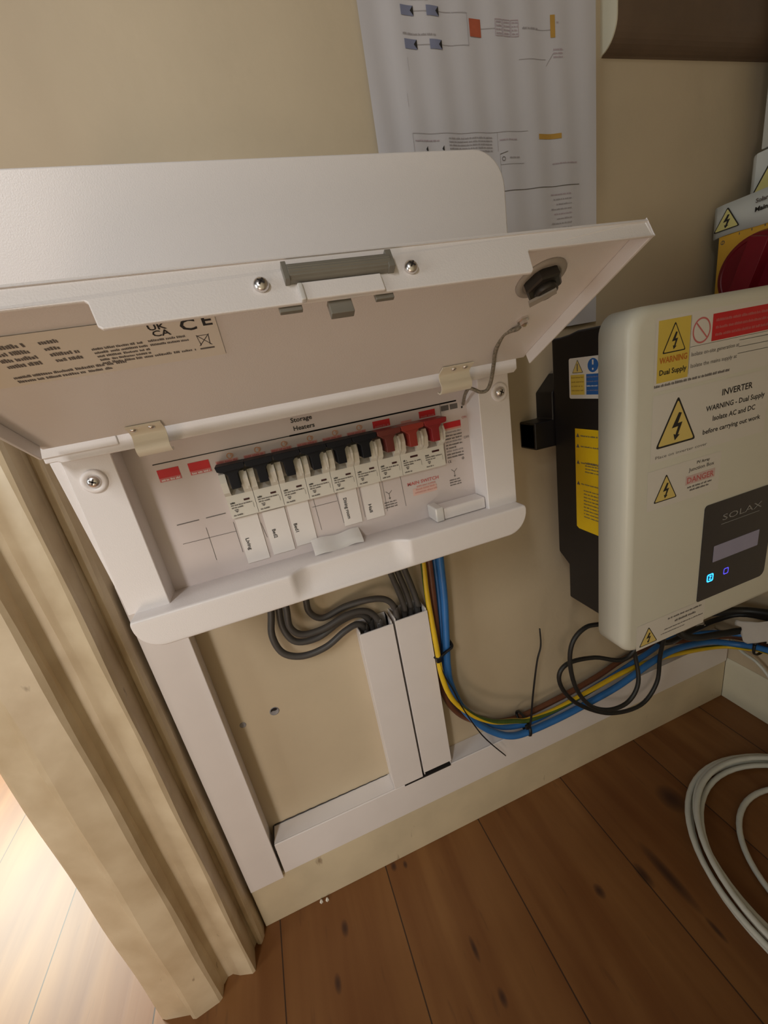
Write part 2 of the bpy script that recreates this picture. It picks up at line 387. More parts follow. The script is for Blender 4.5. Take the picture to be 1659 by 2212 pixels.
def dome_screw(parent, O, N, r, name='screw', slot=True, ringm=None, ring=0.0, rot=0.3):
    mb = MB()
    if ringm: mb.lathe(O, N, [(ring, -0.0005), (ring, 0.0006), (ring * 0.9, 0.0013), (r * 1.15, 0.0014), (r * 1.1, 0.0008)], ringm)
    mb.lathe(O, N, [(r, -0.0006), (r, r * 0.35), (r * 0.88, r * 0.62), (r * 0.6, r * 0.82), (r * 0.28, r * 0.92)], chrome)
    if slot:
        Nn = N.normalized(); a = Nn.orthogonal().normalized(); b = Nn.cross(a)
        a2 = a * math.cos(rot) + b * math.sin(rot); b2 = Nn.cross(a2)
        for p, q in ((a2, b2), (b2, a2)):
            mb.obox(O, p, q, Nn, -r * 0.5, r * 0.5, -r * 0.11, r * 0.11, r * 0.4, r * 0.965, slot_dark)
    return mb.build(name, parent, label='shiny cross-head screw')

# ================================================================ THE SETTING
mb = MB()
mb.poly([S(-3.0, -1.6, FLOOR), S(2.2, -1.6, FLOOR), S(2.2, 2.6, FLOOR), S(-3.0, 2.6, FLOOR)], floor_m)
f = mb.build('floor', loc=(0, 0, 0)); struct(f); f['label'] = 'knotty pine floorboards'
mb = MB(); mb.box(-0.1395, 0.80, WALL, WALL + 0.11, FLOOR, 0.95, wall_paint)
struct(mb.build('wall_back'))
mb = MB(); mb.box(0.590, 0.70, -0.9, WALL, FLOOR, 0.95, wall_paint)
struct(mb.build('wall_right'))
# skirting under the trunking, its foot a little uneven
mb = MB()
prof = [(WALL, FLOOR), (0.3435, FLOOR), (0.3435, -0.506), (0.3455, -0.5035), (WALL, -0.5035)]
mb.prism([S(-0.1375, y, z) for y, z in prof], Vector((0, 0, 0)), UX * (0.5867 + 0.1375), skirt_paint)
struct(mb.build('baseboard_back', bevel=0.0008))
mb = MB(); pr = [(0.5867, FLOOR), (0.5867, -0.506), (0.589, -0.5), (0.5901, -0.5), (0.5901, FLOOR)]
mb.prism([S(x, -0.9, z) for x, z in pr], Vector((0, 0, 0)), UY * (0.9 + 0.3435), end_paint)
struct(mb.build('baseboard_right', bevel=0.0008))
# moulded door casing, an extruded profile standing on the floor
prof = [(-0.246, 0.48), (-0.246, 0.318), (-0.2435, 0.311), (-0.240, 0.3085), (-0.216, 0.3022), (-0.2125, 0.2985), (-0.209, 0.2972),
        (-0.187, 0.3000), (-0.184, 0.3022), (-0.1828, 0.3065), (-0.1830, 0.3120), (-0.1795, 0.3165), (-0.1740, 0.3170), (-0.1660, 0.3130), (-0.1530, 0.3085), (-0.1505, 0.3095),
        (-0.1495, 0.3135), (-0.1505, 0.3300), (-0.1490, 0.3335), (-0.1470, 0.3310), (-0.1430, 0.3300), (-0.1415, 0.3320), (-0.1400, 0.3360), (-0.1398, 0.3650), (-0.1398, 0.48)]
mb = MB()
n = len(prof); N_ = 60; vs = []
for j in range(N_ + 1):
    z = FLOOR + (0.95 - FLOOR) * j / N_
    for i, (x, y) in enumerate(prof):
        wob = 0.0004 * math.sin(z * 41 + i * 1.7) if 0 < i < n - 2 else 0
        vs.append(S(x + wob, y + wob * 0.6, z))
mb.add(vs, [(j * n + i, j * n + (i + 1) % n, (j + 1) * n + (i + 1) % n, (j + 1) * n + i) for j in range(N_) for i in range(n)], casing_paint)
mb.add(vs[:n], [tuple(range(n))], casing_paint); mb.add(vs[-n:], [tuple(range(n))], casing_paint)
for x, y, z, a in ((-0.1515, 0.3092, -0.10, .0016), (-0.1497, 0.3205, -0.21, .0011), (-0.1500, 0.326, -0.255, .0012)):
    pass
o = struct(mb.build('trim_1')); o['label'] = 'cream moulded door casing'
# unseen wall added behind the viewer's right shoulder; it keeps the daylight off the right hand corner
mb = MB(); mb.box(-0.365, 0.59, -0.47, -0.42, FLOOR, 0.95, wall_paint); struct(mb.build('added_shade_wall'))
# the hall beyond the casing: far wall so that the daylight has something to bounce from
mb = MB(); mb.box(-3.0, -2.9, -1.6, 2.6, FLOOR, 1.6, wall_paint); struct(mb.build('wall_hall'))

# ---------------------------------------------------------------- board with a rounded lower edge, top right
brd = thing('boxed_board', S(0.478, 0.357, 0.2245), 'dark brown board with cream rounded end, high on the wall at the right corner', 'board')
def board_profile(x):
    p = [(WALL, 0.55), (WALL, 0.2245)] + [(0.3635 - 0.0155 * math.sin(a), 0.243 - 0.0175 * math.cos(a)) for a in [PI / 2 * i / 8 for i in range(9)]] + [(0.3480, 0.55)]
    return [S(x, y, z) for y, z in p]
mb = MB(); mb.prism(board_profile(0.3672), Vector((0, 0, 0)), UX * (0.5895 - 0.3672), brown_board, smooth_side=False); mb.build('board', brd)
mb = MB(); mb.prism(board_profile(0.366), Vector((0, 0, 0)), UX * 0.0012, end_paint); mb.build('end_cap', brd, label='cream painted rounded end')

# ---------------------------------------------------------------- paper diagram taped to the wall
mb = MB(); nx, nz = 44, 30; vs = []
def paper_y(u, v):      # u across 0..1, v up 0..1 : gentle waves, right edge and lower corner lift off
    return WALL - 0.0015 - 0.0012 * (1 + math.sin(u * 9 + 0.6)) * (0.4 + 0.6 * (1 - v)) - 0.006 * max(0, u - 0.78) ** 1.4 * 6 * (0.5 + 0.5 * v) - 0.0012 * math.sin(u * 23 + v * 2) ** 2 - 0.003 * max(0, 0.1 - u) * 6
PX0, PX1, PZ0, PZ1 = 0.1452, 0.3552, 0.0125, 0.3095
def PP(u, v, lift=0.0): return S(PX0 + (PX1 - PX0) * u, paper_y(u, v) - lift, PZ0 + (PZ1 - PZ0) * v)
mb.add([PP(i / nx, j / nz) for j in range(nz + 1) for i in range(nx + 1)],
       [(j * (nx + 1) + i, j * (nx + 1) + i + 1, (j + 1) * (nx + 1) + i + 1, (j + 1) * (nx + 1) + i) for j in range(nz) for i in range(nx)], paper_m, True)
class PaperDecal(Decal):
    def p(s, x, z, h): return PP((x - PX0) / (PX1 - PX0), (z - PZ0) / (PZ1 - PZ0), h + 0.0002)
    def poly(s, pts, m, h=0.0002):
        if len(pts) != 4: return Decal.poly(s, pts, m, h)
        a, b, c, e = [Vector(q) for q in pts]; k = max(1, int((b - a).length / 0.002), int((c - b).length / 0.002) if (c - b).length > (b - a).length else 1)
        lerp = (lambda t: (a.lerp(b, t), e.lerp(c, t))) if (b - a).length >= (c - b).length else (lambda t: (a.lerp(e, t), b.lerp(c, t)))
        for i in range(k):
            p0, q0 = lerp(i / k); p1, q1 = lerp((i + 1) / k)
            Decal.poly(s, [tuple(p0), tuple(p1), tuple(q1), tuple(q0)], m, h)
d = PaperDecal(mb, None, None, None, None)
pb = mat('print_blue_grey', (0.22, 0.24, 0.36), 0.7, noise=0.1); po = mat('print_orange', (0.50, 0.12, 0.06), 0.7, noise=0.15, scale=200)
pp = mat('print_pink', (0.46, 0.36, 0.40), 0.7, noise=0.1); py_ = mat('print_ochre', (0.52, 0.30, 0.06), 0.7, noise=0.1)
for x0, z0 in ((0.1790, 0.2445), (0.2000, 0.2450), (0.1792, 0.2252), (0.2003, 0.2256)):
    d.rect(x0, x0 + 0.0105, z0, z0 + 0.0058, pb); d.poly([(x0 + 0.0105, z0), (x0 + 0.0105, z0 + 0.0058), (x0 + 0.0078, z0 + 0.0029)], ink, 0.0004)
    d.line(x0 + 0.0105, z0 + 0.003, x0 + 0.021, z0 + 0.003, 0.0003, ink_faint)
d.scrawl(0.1785, 0.206, 0.2335, 0.0012, ink_faint, seed=3); d.scrawl(0.1785, 0.202, 0.2535, 0.0012, ink_faint, seed=4)
d.line(0.2215, 0.2480, 0.2345, 0.2480, 0.0003, ink_faint); d.line(0.2345, 0.2288, 0.2345, 0.2480, 0.0003, ink_faint); d.line(0.2215, 0.2288, 0.2345, 0.2288, 0.0003, ink_faint)
d.rect(0.2362, 0.2467, 0.2342, 0.2450, po)
for i in range(3):
    x0 = 0.2592 + i * 0.0075
    for a, b in ((x0, 0.2352),):
        d.line(a, b, a + 0.0065, b, 0.0004, pp); d.line(a, b + .0100, a + 0.0065, b + .0100, 0.0004, pp); d.line(a, b, a, b + 0.01, 0.0004, pp); d.line(a + .0065, b, a + .0065, b + .01, 0.0004, pp)
    for k in range(4): d.scrawl(x0 + 0.0008, x0 + 0.006, 0.2362 + k * 0.0023, 0.0011, pp, seed=i * 5 + k)
d.scrawl(0.284, 0.299, 0.2395, 0.0012, ink_faint, seed=9); d.line(0.2467, 0.2395, 0.2592, 0.2395, 0.0003, ink_faint); d.line(0.297, 0.2395, 0.311, 0.2395, 0.0003, ink_faint)
d.rect(0.3110, 0.3152, 0.2345, 0.2487, py_); d.scrawl(0.3165, 0.3195, 0.2435, 0.0012, pp, seed=12)
for k in range(3): d.scrawl(0.313, 0.322, 0.2215 + k * 0.0024, 0.0012, pp, seed=20 + k)
d.line(0.306, 0.2165, 0.313, 0.2245, 0.0003, ink_faint); d.line(0.280, 0.2208, 0.306, 0.2208, 0.0003, ink_faint)
d.rect(0.2955, 0.3188, 0.1666, 0.1703, py_)
d.line(0.1765, 0.1732, 0.2852, 0.1732, 0.0003, ink_faint); d.line(0.1765, 0.150, 0.1765, 0.1732, 0.0003, ink_faint); d.line(0.2552, 0.1600, 0.2552, 0.1732, 0.0003, ink_faint)
for k in range(5): d.scrawl(0.2085, 0.250, 0.1600 + k * 0.0023, 0.0012, ink_faint, seed=30 + k)
d.scrawl(0.178, 0.200, 0.1680, 0.0011, pp, seed=36); d.scrawl(0.257, 0.274, 0.1672, 0.0012, pp, seed=37)
for x0 in (0.189, 0.2035): d.poly([(x0, 0.1606), (x0, 0.1650), (x0 - 0.0018, 0.1628)], ink, 0.0004)
d.line(0.2567, 0.1580, 0.2640, 0.1595, 0.0004, ink_soft); d.line(0.2567, 0.1505, 0.2567, 0.1580, 0.0004, ink_faint); d.line(0.2567, 0.1505, 0.280, 0.1505, 0.0003, ink_faint); d.ring(0.2598, 0.1545, 0.0012, 0.0016, ink_soft)
d.scrawl(0.2655, 0.2760, 0.1545, 0.0012, ink_faint, seed=41)
d.line(0.2540, 0.1311, 0.3371, 0.1317, 0.0005, ink_soft); d.line(0.2567, 0.105, 0.2567, 0.1505, 0.0003, ink_faint)
for k in range(9): d.scrawl(0.306 + (k % 3) * 0.003, 0.3275, 0.1245 - k * 0.0038, 0.0012, ink_faint if k % 4 else pp, seed=50 + k)
d.scrawl(0.309, 0.335, 0.1480, 0.0011, pp, seed=60)
for k, (x_, z_) in enumerate(((0.18, 0.212), (0.176, 0.19))): d.line(x_, z_, x_, z_ + 0.008, 0.0002, ink_faint)
tag(mb.build('paper_diagram'), 'printed wiring diagram sheet hanging on the wall behind the open consumer unit', 'paper')

# ================================================================ TRUNKING
def trunking(label, base_boxes, lid_boxes, extra=None, bevel=0.0007):
    xs = [b for bb in base_boxes + lid_boxes for b in bb[:2]]; ys = [b for bb in base_boxes + lid_boxes for b in bb[2:4]]; zs = [b for bb in base_boxes + lid_boxes for b in bb[4:6]]
    t = thing('cable_trunking', S((min(xs) + max(xs)) / 2, (min(ys) + max(ys)) / 2, min(zs)), label, 'trunking', 'white plastic mini trunking runs')
    m1 = MB()
    for b in base_boxes: m1.box(*b, plastic)
    m1.build('trunking_base', t, bevel=0.0004)
    m2 = MB()
    for b in lid_boxes: m2.box(*b, plastic)
    m2.build('trunking_cover', t, bevel=bevel)
    return t
trunking('horizontal white trunking run lying on top of the cream skirting board',
         [(-0.098, 0.5867, 0.3445, WALL, -0.5030, -0.4575)], [(-0.098, 0.5867, 0.3424, 0.3444, -0.5035, -0.4570)])
mb = MB(); mb.box(0.0560, 0.1165, 0.3416, 0.3500, -0.4578, -0.4560, hole_shade); mb.build('cut_out_shade', [o for o in bpy.data.objects if o.name == 'cable_trunking'][0], label='dark slab painted as the shade in the cut-out')  # solid dark slab stands in for the shaded inside of the cable opening
HT = [o for o in bpy.data.objects if o.name == 'cable_trunking'][0]
mb = MB(); mb.tube([S(-0.0965 + 0.0046 * i, 0.3646, -0.4572 + 0.0003 * math.sin(i * 2.3)) for i in range(31)], lambda q: 0.0009 - 0.0005 * q, slot_dark, 6, 2); mb.tube([S(-0.0974, 0.3640, -0.4570), S(-0.0978, 0.3560, -0.4572), S(-0.0982, 0.3450, -0.4590), S(-0.0985, 0.3425, -0.4680)], 0.0008, slot_dark, 6, 2); mb.build('dirt_line', HT, label='dark dirty joint line')
trunking('vertical white trunking beside the door casing, below the left end of the consumer unit',
         [(-0.1355, -0.1025, 0.3435, WALL, -0.5045, -0.120)], [(-0.1364, -0.1000, 0.3400, 0.3423, -0.5060, -0.120)])
wt = 0.0013
def open_trunk(label, x0, x1, yf, z0, z1, lz0, lz1):
    t = thing('cable_trunking', S((x0 + x1) / 2, WALL - 0.01, z0), label, 'trunking', 'white plastic mini trunking runs')
    m1 = MB(); m1.box(x0, x0 + wt, yf + 0.001, WALL, z0, z1 + 0.002, plastic); m1.box(x1 - wt, x1, yf + 0.001, WALL, z0, z1 + 0.002, plastic); m1.box(x0 + wt, x1 - wt, WALL - wt, WALL, z0, z1 + 0.002, plastic)
    m1.build('trunking_base', t, bevel=0.0003)
    m2 = MB(); m2.box(x0 - 0.0004, x1 + 0.0004, yf - 0.001, yf + 0.0009, lz0, lz1, plastic); m2.build('trunking_cover', t, bevel=0.0005)
    return t
open_trunk('left of the two upright white trunkings below the consumer unit', 0.0440, 0.0792, 0.3424, -0.4560, -0.2385, -0.4553, -0.2390)
open_trunk('right of the two upright white trunkings, beside the brown and blue cables', 0.0822, 0.1178, 0.3424, -0.4560, -0.2370, -0.4505, -0.2375)

# ================================================================ CONSUMER UNIT
cu = thing('consumer_unit', S(0.039, 0.31, -0.134), 'large white metal consumer unit on the wall with its lid hinged open', 'fuse box')
# rear enclosure and the fixed upper front
mb = MB()
mb.prism([S(x, 0.30, z) for x, z in rrect(-0.099, 0.177, -0.132, 0.1110, 0.016, 0.018, 0.014, 0.014)], Vector((0, 0, 0)), UY * 0.0580, powder)
mb.box(-0.090, 0.138, 0.3580, WALL, -0.120, 0.100, powder)
mb.build('enclosure', cu, bevel=0.0008)
mb = MB()
mb.prism([S(x, 0.25, z) for x, z in rrect(-0.101, 0.1792, -0.0055, 0.1122, 0.018, 0.020, 0, 0)], Vector((0, 0, 0)), UY * 0.050, powder)
mb.build('upper_cover', cu, bevel=0.0012, seg=3)
# hinge lip, side columns
mb = MB()
mb.prism([S(x, 0.2495, z) for x, z in ((-0.1060, -0.0050), (0.1790, -0.0050), (0.1790, -0.0125), (0.1765, -0.0145), (-0.0985, -0.0145), (-0.1005, -0.0135), (-0.1060, -0.0135))], Vector((0, 0, 0)), UY * 0.0505, powder)
mb.prism([S(x, 0.2625, z) for x, z in ((-0.1110, -0.0140), (-0.0797, -0.0140), (-0.0797, -0.1135), (-0.1052, -0.1135))], UY * 0.003, UY * 0.0375, powder)
mb.box(-0.1044, -0.0797, 0.2620, 0.2660, -0.1135, -0.0140, powder)
mb.box(0.1545, 0.1800, 0.2620, 0.3000, -0.1135, -0.0140, powder)
mb.box(-0.1062, -0.0700, 0.2486, 0.2500, -0.0108, -0.0052, powder)
mb.build('front_cover', cu, bevel=0.0007, seg=2)
# lower rim with rounded corners and a finger scoop
def sc(x):
    a, b, r = -0.003, 0.082, 0.013
    if x <= a or x >= b: return 0.0
    t = min(x - a, b - x) / r
    return 1.0 if t >= 1 else math.sin(t * PI / 2) ** 0.9
xs = sorted(set([round(-0.101 + 0.2802 * i / 150, 5) for i in range(151)] + [round(-0.001 + 0.0012 * i, 5) for i in range(9)] + [round(0.080 - 0.0012 * i, 5) for i in range(9)]
                + [round(-0.101 + 0.016 * (1 - math.cos(PI / 2 * i / 10)), 5) for i in range(11)] + [round(0.1792 - 0.016 * (1 - math.cos(PI / 2 * i / 10)), 5) for i in range(11)]))
rows = 12; mb = MB(); vs = []
for x in xs:
    dx = min(x + 0.101, 0.1792 - x); r = 0.0162
    zb = -0.1345 + (r - math.sqrt(max(0, r * r - (r - dx) ** 2)) if dx < r else 0)
    zt = -0.1130 - (0.0012 - math.sqrt(max(0, 0.0012 ** 2 - (0.0012 - dx) ** 2)) if dx < 0.0012 else 0)
    ring_ = [(0.300, zt), (0.2610, zt), (0.2520 + 0.0075 * sc(x), zt)]
    y0 = 0.2500 + 0.0075 * sc(x)
    for k in range(1, 5): a = PI / 2 * k / 4; ring_.append((y0 + 0.0018 * (1 - math.sin(a)), zt - 0.0018 * (1 - math.cos(a))))
    for k in range(1, rows): q = k / rows; ring_.append((0.25 + (y0 - 0.25) * math.cos(PI / 2 * q) ** 0.8, zt - 0.0018 + (zb + 0.0014 - zt + 0.0018) * q))
    for k in range(5): a = PI / 2 * k / 4; ring_.append((0.25 + 0.0014 * (1 - math.cos(a)), zb + 0.0014 * (1 - math.sin(a))))
    ring_.append((0.300, zb)); vs += [S(x, y, z) for y, z in ring_]
nr = len(ring_)
mb.add(vs, [(i * nr + k, (i + 1) * nr + k, (i + 1) * nr + (k + 1) % nr, i * nr + (k + 1) % nr) for i in range(len(xs) - 1) for k in range(nr)], powder, True)
mb.add(vs[:nr], [tuple(range(nr))], powder); mb.add(vs[-nr:], [tuple(range(nr))], powder)
mb.build('lower_rim', cu)
for x, z in ((-0.0925, -0.0283), (0.1716, -0.0268)):
    dome_screw(cu, S(x, 0.262, z), -UY, 0.0036, ringm=powder, ring=0.0068)

# printed panel around the breakers
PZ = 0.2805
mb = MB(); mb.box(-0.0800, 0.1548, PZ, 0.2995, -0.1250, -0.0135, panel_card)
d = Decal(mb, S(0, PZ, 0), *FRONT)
def blank(u0, v0):
    d.rect(u0, u0 + 0.0128, v0, v0 + 0.0078, ink_red, 0.0002); d.rect(u0, u0 + 0.0128, v0, v0 + 0.0024, ink_redlt, 0.0003)
    d.scrawl(u0 + 0.001, u0 + 0.012, v0 + 0.0004, 0.0013, sticker, 0.0004, seed=2)
blank(-0.0648, -0.0398); blank(-0.0464, -0.0396)
d.line(-0.0658, -0.0282, 0.1462, -0.0282, 0.0006, ink); d.line(0.02, -0.0282, 0.1462, -0.0282, 0.0010, ink)
d.text('Storage', 0.0230, -0.0200, 0.0042, ink, width=0.0146, bold=True); d.text('Heaters', 0.0236, -0.0255, 0.0042, ink, width=0.0146, bold=True)
d.line(-0.0645, -0.0691, -0.0506, -0.0691, 0.0006, ink_soft); d.line(-0.0462, -0.0691, -0.0335, -0.0691, 0.0006, ink_soft)
d.line(-0.0650, -0.0826, -0.0305, -0.0832, 0.0003, ink_soft); d.line(-0.0481, -0.0755, -0.0484, -0.0997, 0.0003, ink_soft); d.line(-0.0306, -0.0765, -0.0305, -0.0993, 0.0003, ink_soft)
d.line(0.0235, -0.0805, 0.0420, -0.0805, 0.0003, ink_soft); d.line(-0.0135, -0.0819, -0.0120, -0.0935, 0.0003, ink_soft); d.line(0.0255, -0.0745, 0.0262, -0.0990, 0.0003, ink_soft)
d.line(0.0423, -0.0745, 0.0435, -0.0985, 0.0003, ink_soft); d.line(0.0600, -0.0750, 0.0602, -0.0985, 0.0003, ink_soft); d.line(0.0780, -0.0745, 0.0782, -0.0985, 0.0003, ink_soft)
d.line(0.0928, -0.0745, 0.0936, -0.0985, 0.0003, ink_soft)
for k in range(6):                                   # pink shock signs above each breaker
    u = -0.0300 + k * 0.0178
    d.rect(u, u + 0.0140, -0.0364, -0.0344, ink_pink); d.scrawl(u + 0.0006, u + 0.0134, -0.0361, 0.0013, ink_redlt, 0.0004, seed=k)
    d.ring(u + 0.0095, -0.0325, 0.0014, 0.0019, ink_orange, 0.0002); d.ring(u + 0.0110, -0.0322, 0.0008, 0.0011, ink_orange, 0.0003)
for u in (0.0788, 0.1149):
    d.rect(u, u + 0.0130, -0.0355, -0.0306, ink_red); d.scrawl(u + .001, u + 0.012, -0.0352, 0.0014, ink_redlt, 0.0004, seed=5)
d.rect(0.100, 0.1085, -0.0362, -0.0346, ink_pink)
# right hand printed column of the surge protector
d.line(0.1325, -0.0282, 0.1320, -0.0735, 0.0003, ink_soft); d.rect(0.1330, 0.1393, -0.0338, -0.0300, ink_soft); d.rect(0.1405, 0.1468, -0.0338, -0.0300, ink_soft)
d.rect(0.1334, 0.1478, -0.0472, -0.0428, ink_red, 0.0003); d.rect(0.1334, 0.1478, -0.0486, -0.0472, ink_pink, 0.0003)
for k in range(9):
    d.scrawl(0.1334, 0.1478 if k != 5 else 0.142, -0.0510 - k * 0.0024, 0.0013, ink_soft if k % 3 else ink_faint, seed=70 + k)
d.text('CE', 0.1332, -0.0738, 0.0026, ink); d.ring(0.1466, -0.0725, 0.0005, 0.0010, ink_soft)
d.text('ON', 0.1492, -0.0424, 0.0026, ink_redlt); d.text('OFF', 0.1492, -0.0578, 0.0026, ink_soft)
d.text('MAIN SWITCH', 0.0972, -0.0836, 0.0036, ink_redlt, width=0.0265, bold=True)
for k in range(3): d.scrawl(0.1045 - k * 0.001, 0.1215, -0.0862 - k * 0.0024, 0.0015, ink_pink, seed=80 + k)
d.rect(0.1010, 0.1212, -0.0925, -0.0868, mat('ink_peach', (0.76, 0.52, 0.46), 0.5, noise=0.05), 0.00015)
for cx, cz in ((0.0818, -0.0855), (0.1378, -0.0815)):    # little connection symbols
    d.line(cx - 0.0025, cz + 0.0022, cx, cz, 0.0004, ink_soft); d.line(cx + 0.0025, cz + 0.0022, cx, cz, 0.0004, ink_soft); d.line(cx, cz, cx, cz - 0.003, 0.0004, ink_soft)
    d.poly([(cx - 0.001, cz - 0.003), (cx + 0.001, cz - 0.003), (cx, cz - 0.0045)], ink_soft)
    for k in range(3): d.scrawl(cx - 0.005, cx + 0.005, cz - 0.0068 - k * 0.002, 0.0011, ink_soft, seed=90 + k)
d.disc(0.1503, -0.0338, 0.0008, ink)
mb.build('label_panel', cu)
# white handwritten-style circuit stickers below the breakers
for t, u0, u1, v0, v1, tu, tv, ts in (('Living', -0.0292, -0.0140, -0.1085, -0.0745, -0.0263, -0.0898, 0.0034), ('Bed2', -0.0110, 0.0045, -0.1075, -0.0748, -0.0076, -0.0885, 0.0034),
                                     ('Bed1', 0.0063, 0.0215, -0.1060, -0.0735, 0.0078, -0.0885, 0.0034), ('Dining room', 0.0436, 0.0575, -0.1010, -0.0735, 0.0465, -0.0795, 0.0036),
                                     ('Hall', 0.0610, 0.0755, -0.1010, -0.0732, 0.0641, -0.0890, 0.0034)):
    mb = MB(); d = Decal(mb, S(0, PZ, 0), *FRONT); d.rect(u0, u1, v0, v1, sticker, 0.0007)
    d.text(t, tu, tv, ts, ink, 0.0009, bold=True, rot=-PI / 2 + 0.03, width=0.0165 if t == 'Dining room' else (0.0090 if t == 'Living' else 0.0068)); mb.build('circuit_sticker', cu, label='white sticker reading ' + t)
# small clear mouldings at the bottom of the window
mb = MB(); mb.box(0.1180, 0.1540, 0.2655, 0.2800, -0.1128, -0.1035, powder); mb.box(0.1105, 0.1175, 0.2640, 0.2800, -0.1128, -0.1015, clear_tape); mb.build('window_moulding', cu, bevel=0.0012)
mb = MB(); vs = []
for i in range(25):
    u = i / 24
    for j in range(7):
        v = j / 6
        vs.append(S(0.0165 + 0.0365 * u, 0.2690 - 0.0010 * math.sin(u * 7 + v * 3) * (1 - v) + 0.010 * v * v, -0.1128 + 0.0085 * v + 0.0007 * math.sin(u * 9)))
mb.add(vs, [(i * 7 + j, (i + 1) * 7 + j, (i + 1) * 7 + j + 1, i * 7 + j + 1) for i in range(24) for j in range(6)], clear_tape, True)
mb.build('clear_strip', cu, label='crinkled clear plastic strip')
# grommet under the right end of the box where the tails come out
mb = MB(); mb.lathe(S(0.1345, 0.3475, -0.1345), -UZ, [(0.016, -0.001), (0.016, 0.004), (0.014, 0.006), (0.012, 0.006)], plastic); mb.build('cable_grommet', cu)

# ---- the lid, swung up about its top edge
LH = Vector((0, 0.242, -0.0060)); LV = Vector((0, -0.0885, 0.0470)).normalized(); LN = Vector((0, LV.z * -1.0, LV.y)).normalized()   # LN points down and outwards
if LN.z > 0: LN = -LN
LO = S(0, 0.242, -0.0060)
LEN = (Vector((0, 0.1535 - 0.242, 0.041 + 0.006))).length
lid_mb = MB(); X0, X1 = -0.1012, 0.1792
lid_mb.obox(LO, UX, LV, LN, X0, X1, 0.000, LEN, -0.0013, 0.0, powder)
lid_mb.obox(LO, UX, LV, LN, X0, X0 + 0.0012, 0.004, LEN, 0.0, 0.0070, powder)
lid_mb.obox(LO, UX, LV, LN, X1 - 0.0012, X1, 0.004, LEN, 0.0, 0.0070, powder)
fl = [(X0, -0.0013), (X0, 0.0070), (-0.0372, 0.0070), (-0.0364, 0.0076), (-0.0352, 0.0156), (-0.0340, 0.0168), (0.1138, 0.0168), (0.1150, 0.0156), (0.1160, 0.0076), (0.1168, 0.0070), (X1, 0.0070), (X1, -0.0013)]
lid_mb.prism([LO + UX * u + LV * LEN + LN * v for u, v in fl], LV * -0.0013, Vector((0, 0, 0)), powder)
lid = lid_mb.build('lid', cu, bevel=0.0004, seg=2, smooth=False)
FL = LO + LV * LEN                             # front flange plane; u = x, v measured along LN, outward = LV
# latch handle
mb = MB(); nrib = 9; pts = []
for i in range(33):
    t = i / 32; ang = PI * t; pts.append((0.0034 + 0.0066 * t, 0.0036 * math.sin(ang) ** 0.45 + (0.00018 if (i // 2) % 2 else 0)))
pts = [(0.0036, 0.0)] + pts[1:-1] + [(0.0098, 0.0)]
mb.prism([FL + UX * 0.0228 + LN * v + LV * o_ for v, o_ in pts], Vector((0, 0, 0)), UX * 0.0352, handle_grey)
mb.obox(FL, UX, LN, LV, 0.0212, 0.0228, 0.0034, 0.0100, 0.0, 0.0030, handle_grey); mb.obox(FL, UX, LN, LV, 0.0570, 0.0592, 0.0034, 0.0100, 0.0, 0.0034, handle_grey)
mb.build('latch_handle', lid, bevel=0.0002, label='grey ribbed grip')
mb = MB(); mb.obox(FL, UX, LN, LV, 0.0258, 0.0540, 0.0102, 0.0168, -0.0005, 0.0012, powder); mb.obox(FL, UX, LN, LV, 0.0246, 0.0264, 0.0108, 0.0172, 0.0, 0.0020, clear_tape); mb.build('latch_tongue', lid, bevel=0.0005)
mb = MB(); mb.obox(FL, UX, LN, LV, 0.0337, 0.0419, 0.0155, 0.0212, -0.0045, -0.0015, handle_grey)
mb.obox(FL, UX, LN, LV, 0.0172, 0.0248, 0.0150, 0.0182, -0.0030, -0.0014, handle_grey); mb.obox(FL, UX, LN, LV, 0.0505, 0.0573, 0.0150, 0.0182, -0.0030, -0.0014, handle_grey)
mb.build('latch', lid, bevel=0.0003, label='dark grey catch below the flange')
for x in (0.0136, 0.0660): dome_screw(lid, FL + UX * x + LN * 0.0090, LV, 0.0025, rot=0.1)
# lock nut on the inner face
O = LO + UX * 0.1420 + LV * 0.0745
mb = MB(); mb.lathe(O, LN, [(0.0118, -0.0002), (0.0118, 0.0010), (0.0090, 0.0016), (0.0085, 0.0010)], ring_grey, 32)
mb.lathe(O, LN, [(0.0088, 0.0002), (0.0088, 0.0050), (0.0080, 0.0058), (0.0050, 0.0060)], nut_dark, 6, smooth=False)
mb.lathe(O, LN, [(0.0052, 0.0050), (0.0052, 0.0085), (0.0040, 0.0090)], nut_dark, 20)
mb.obox(O, (UX * 0.8 + LV * 0.6), (LV * 0.8 - UX * 0.6), LN, -0.0085, 0.0040, -0.0020, 0.0020, 0.0085, 0.0098, ring_grey)
mb.build('lock', lid, label='dark round lock nut')
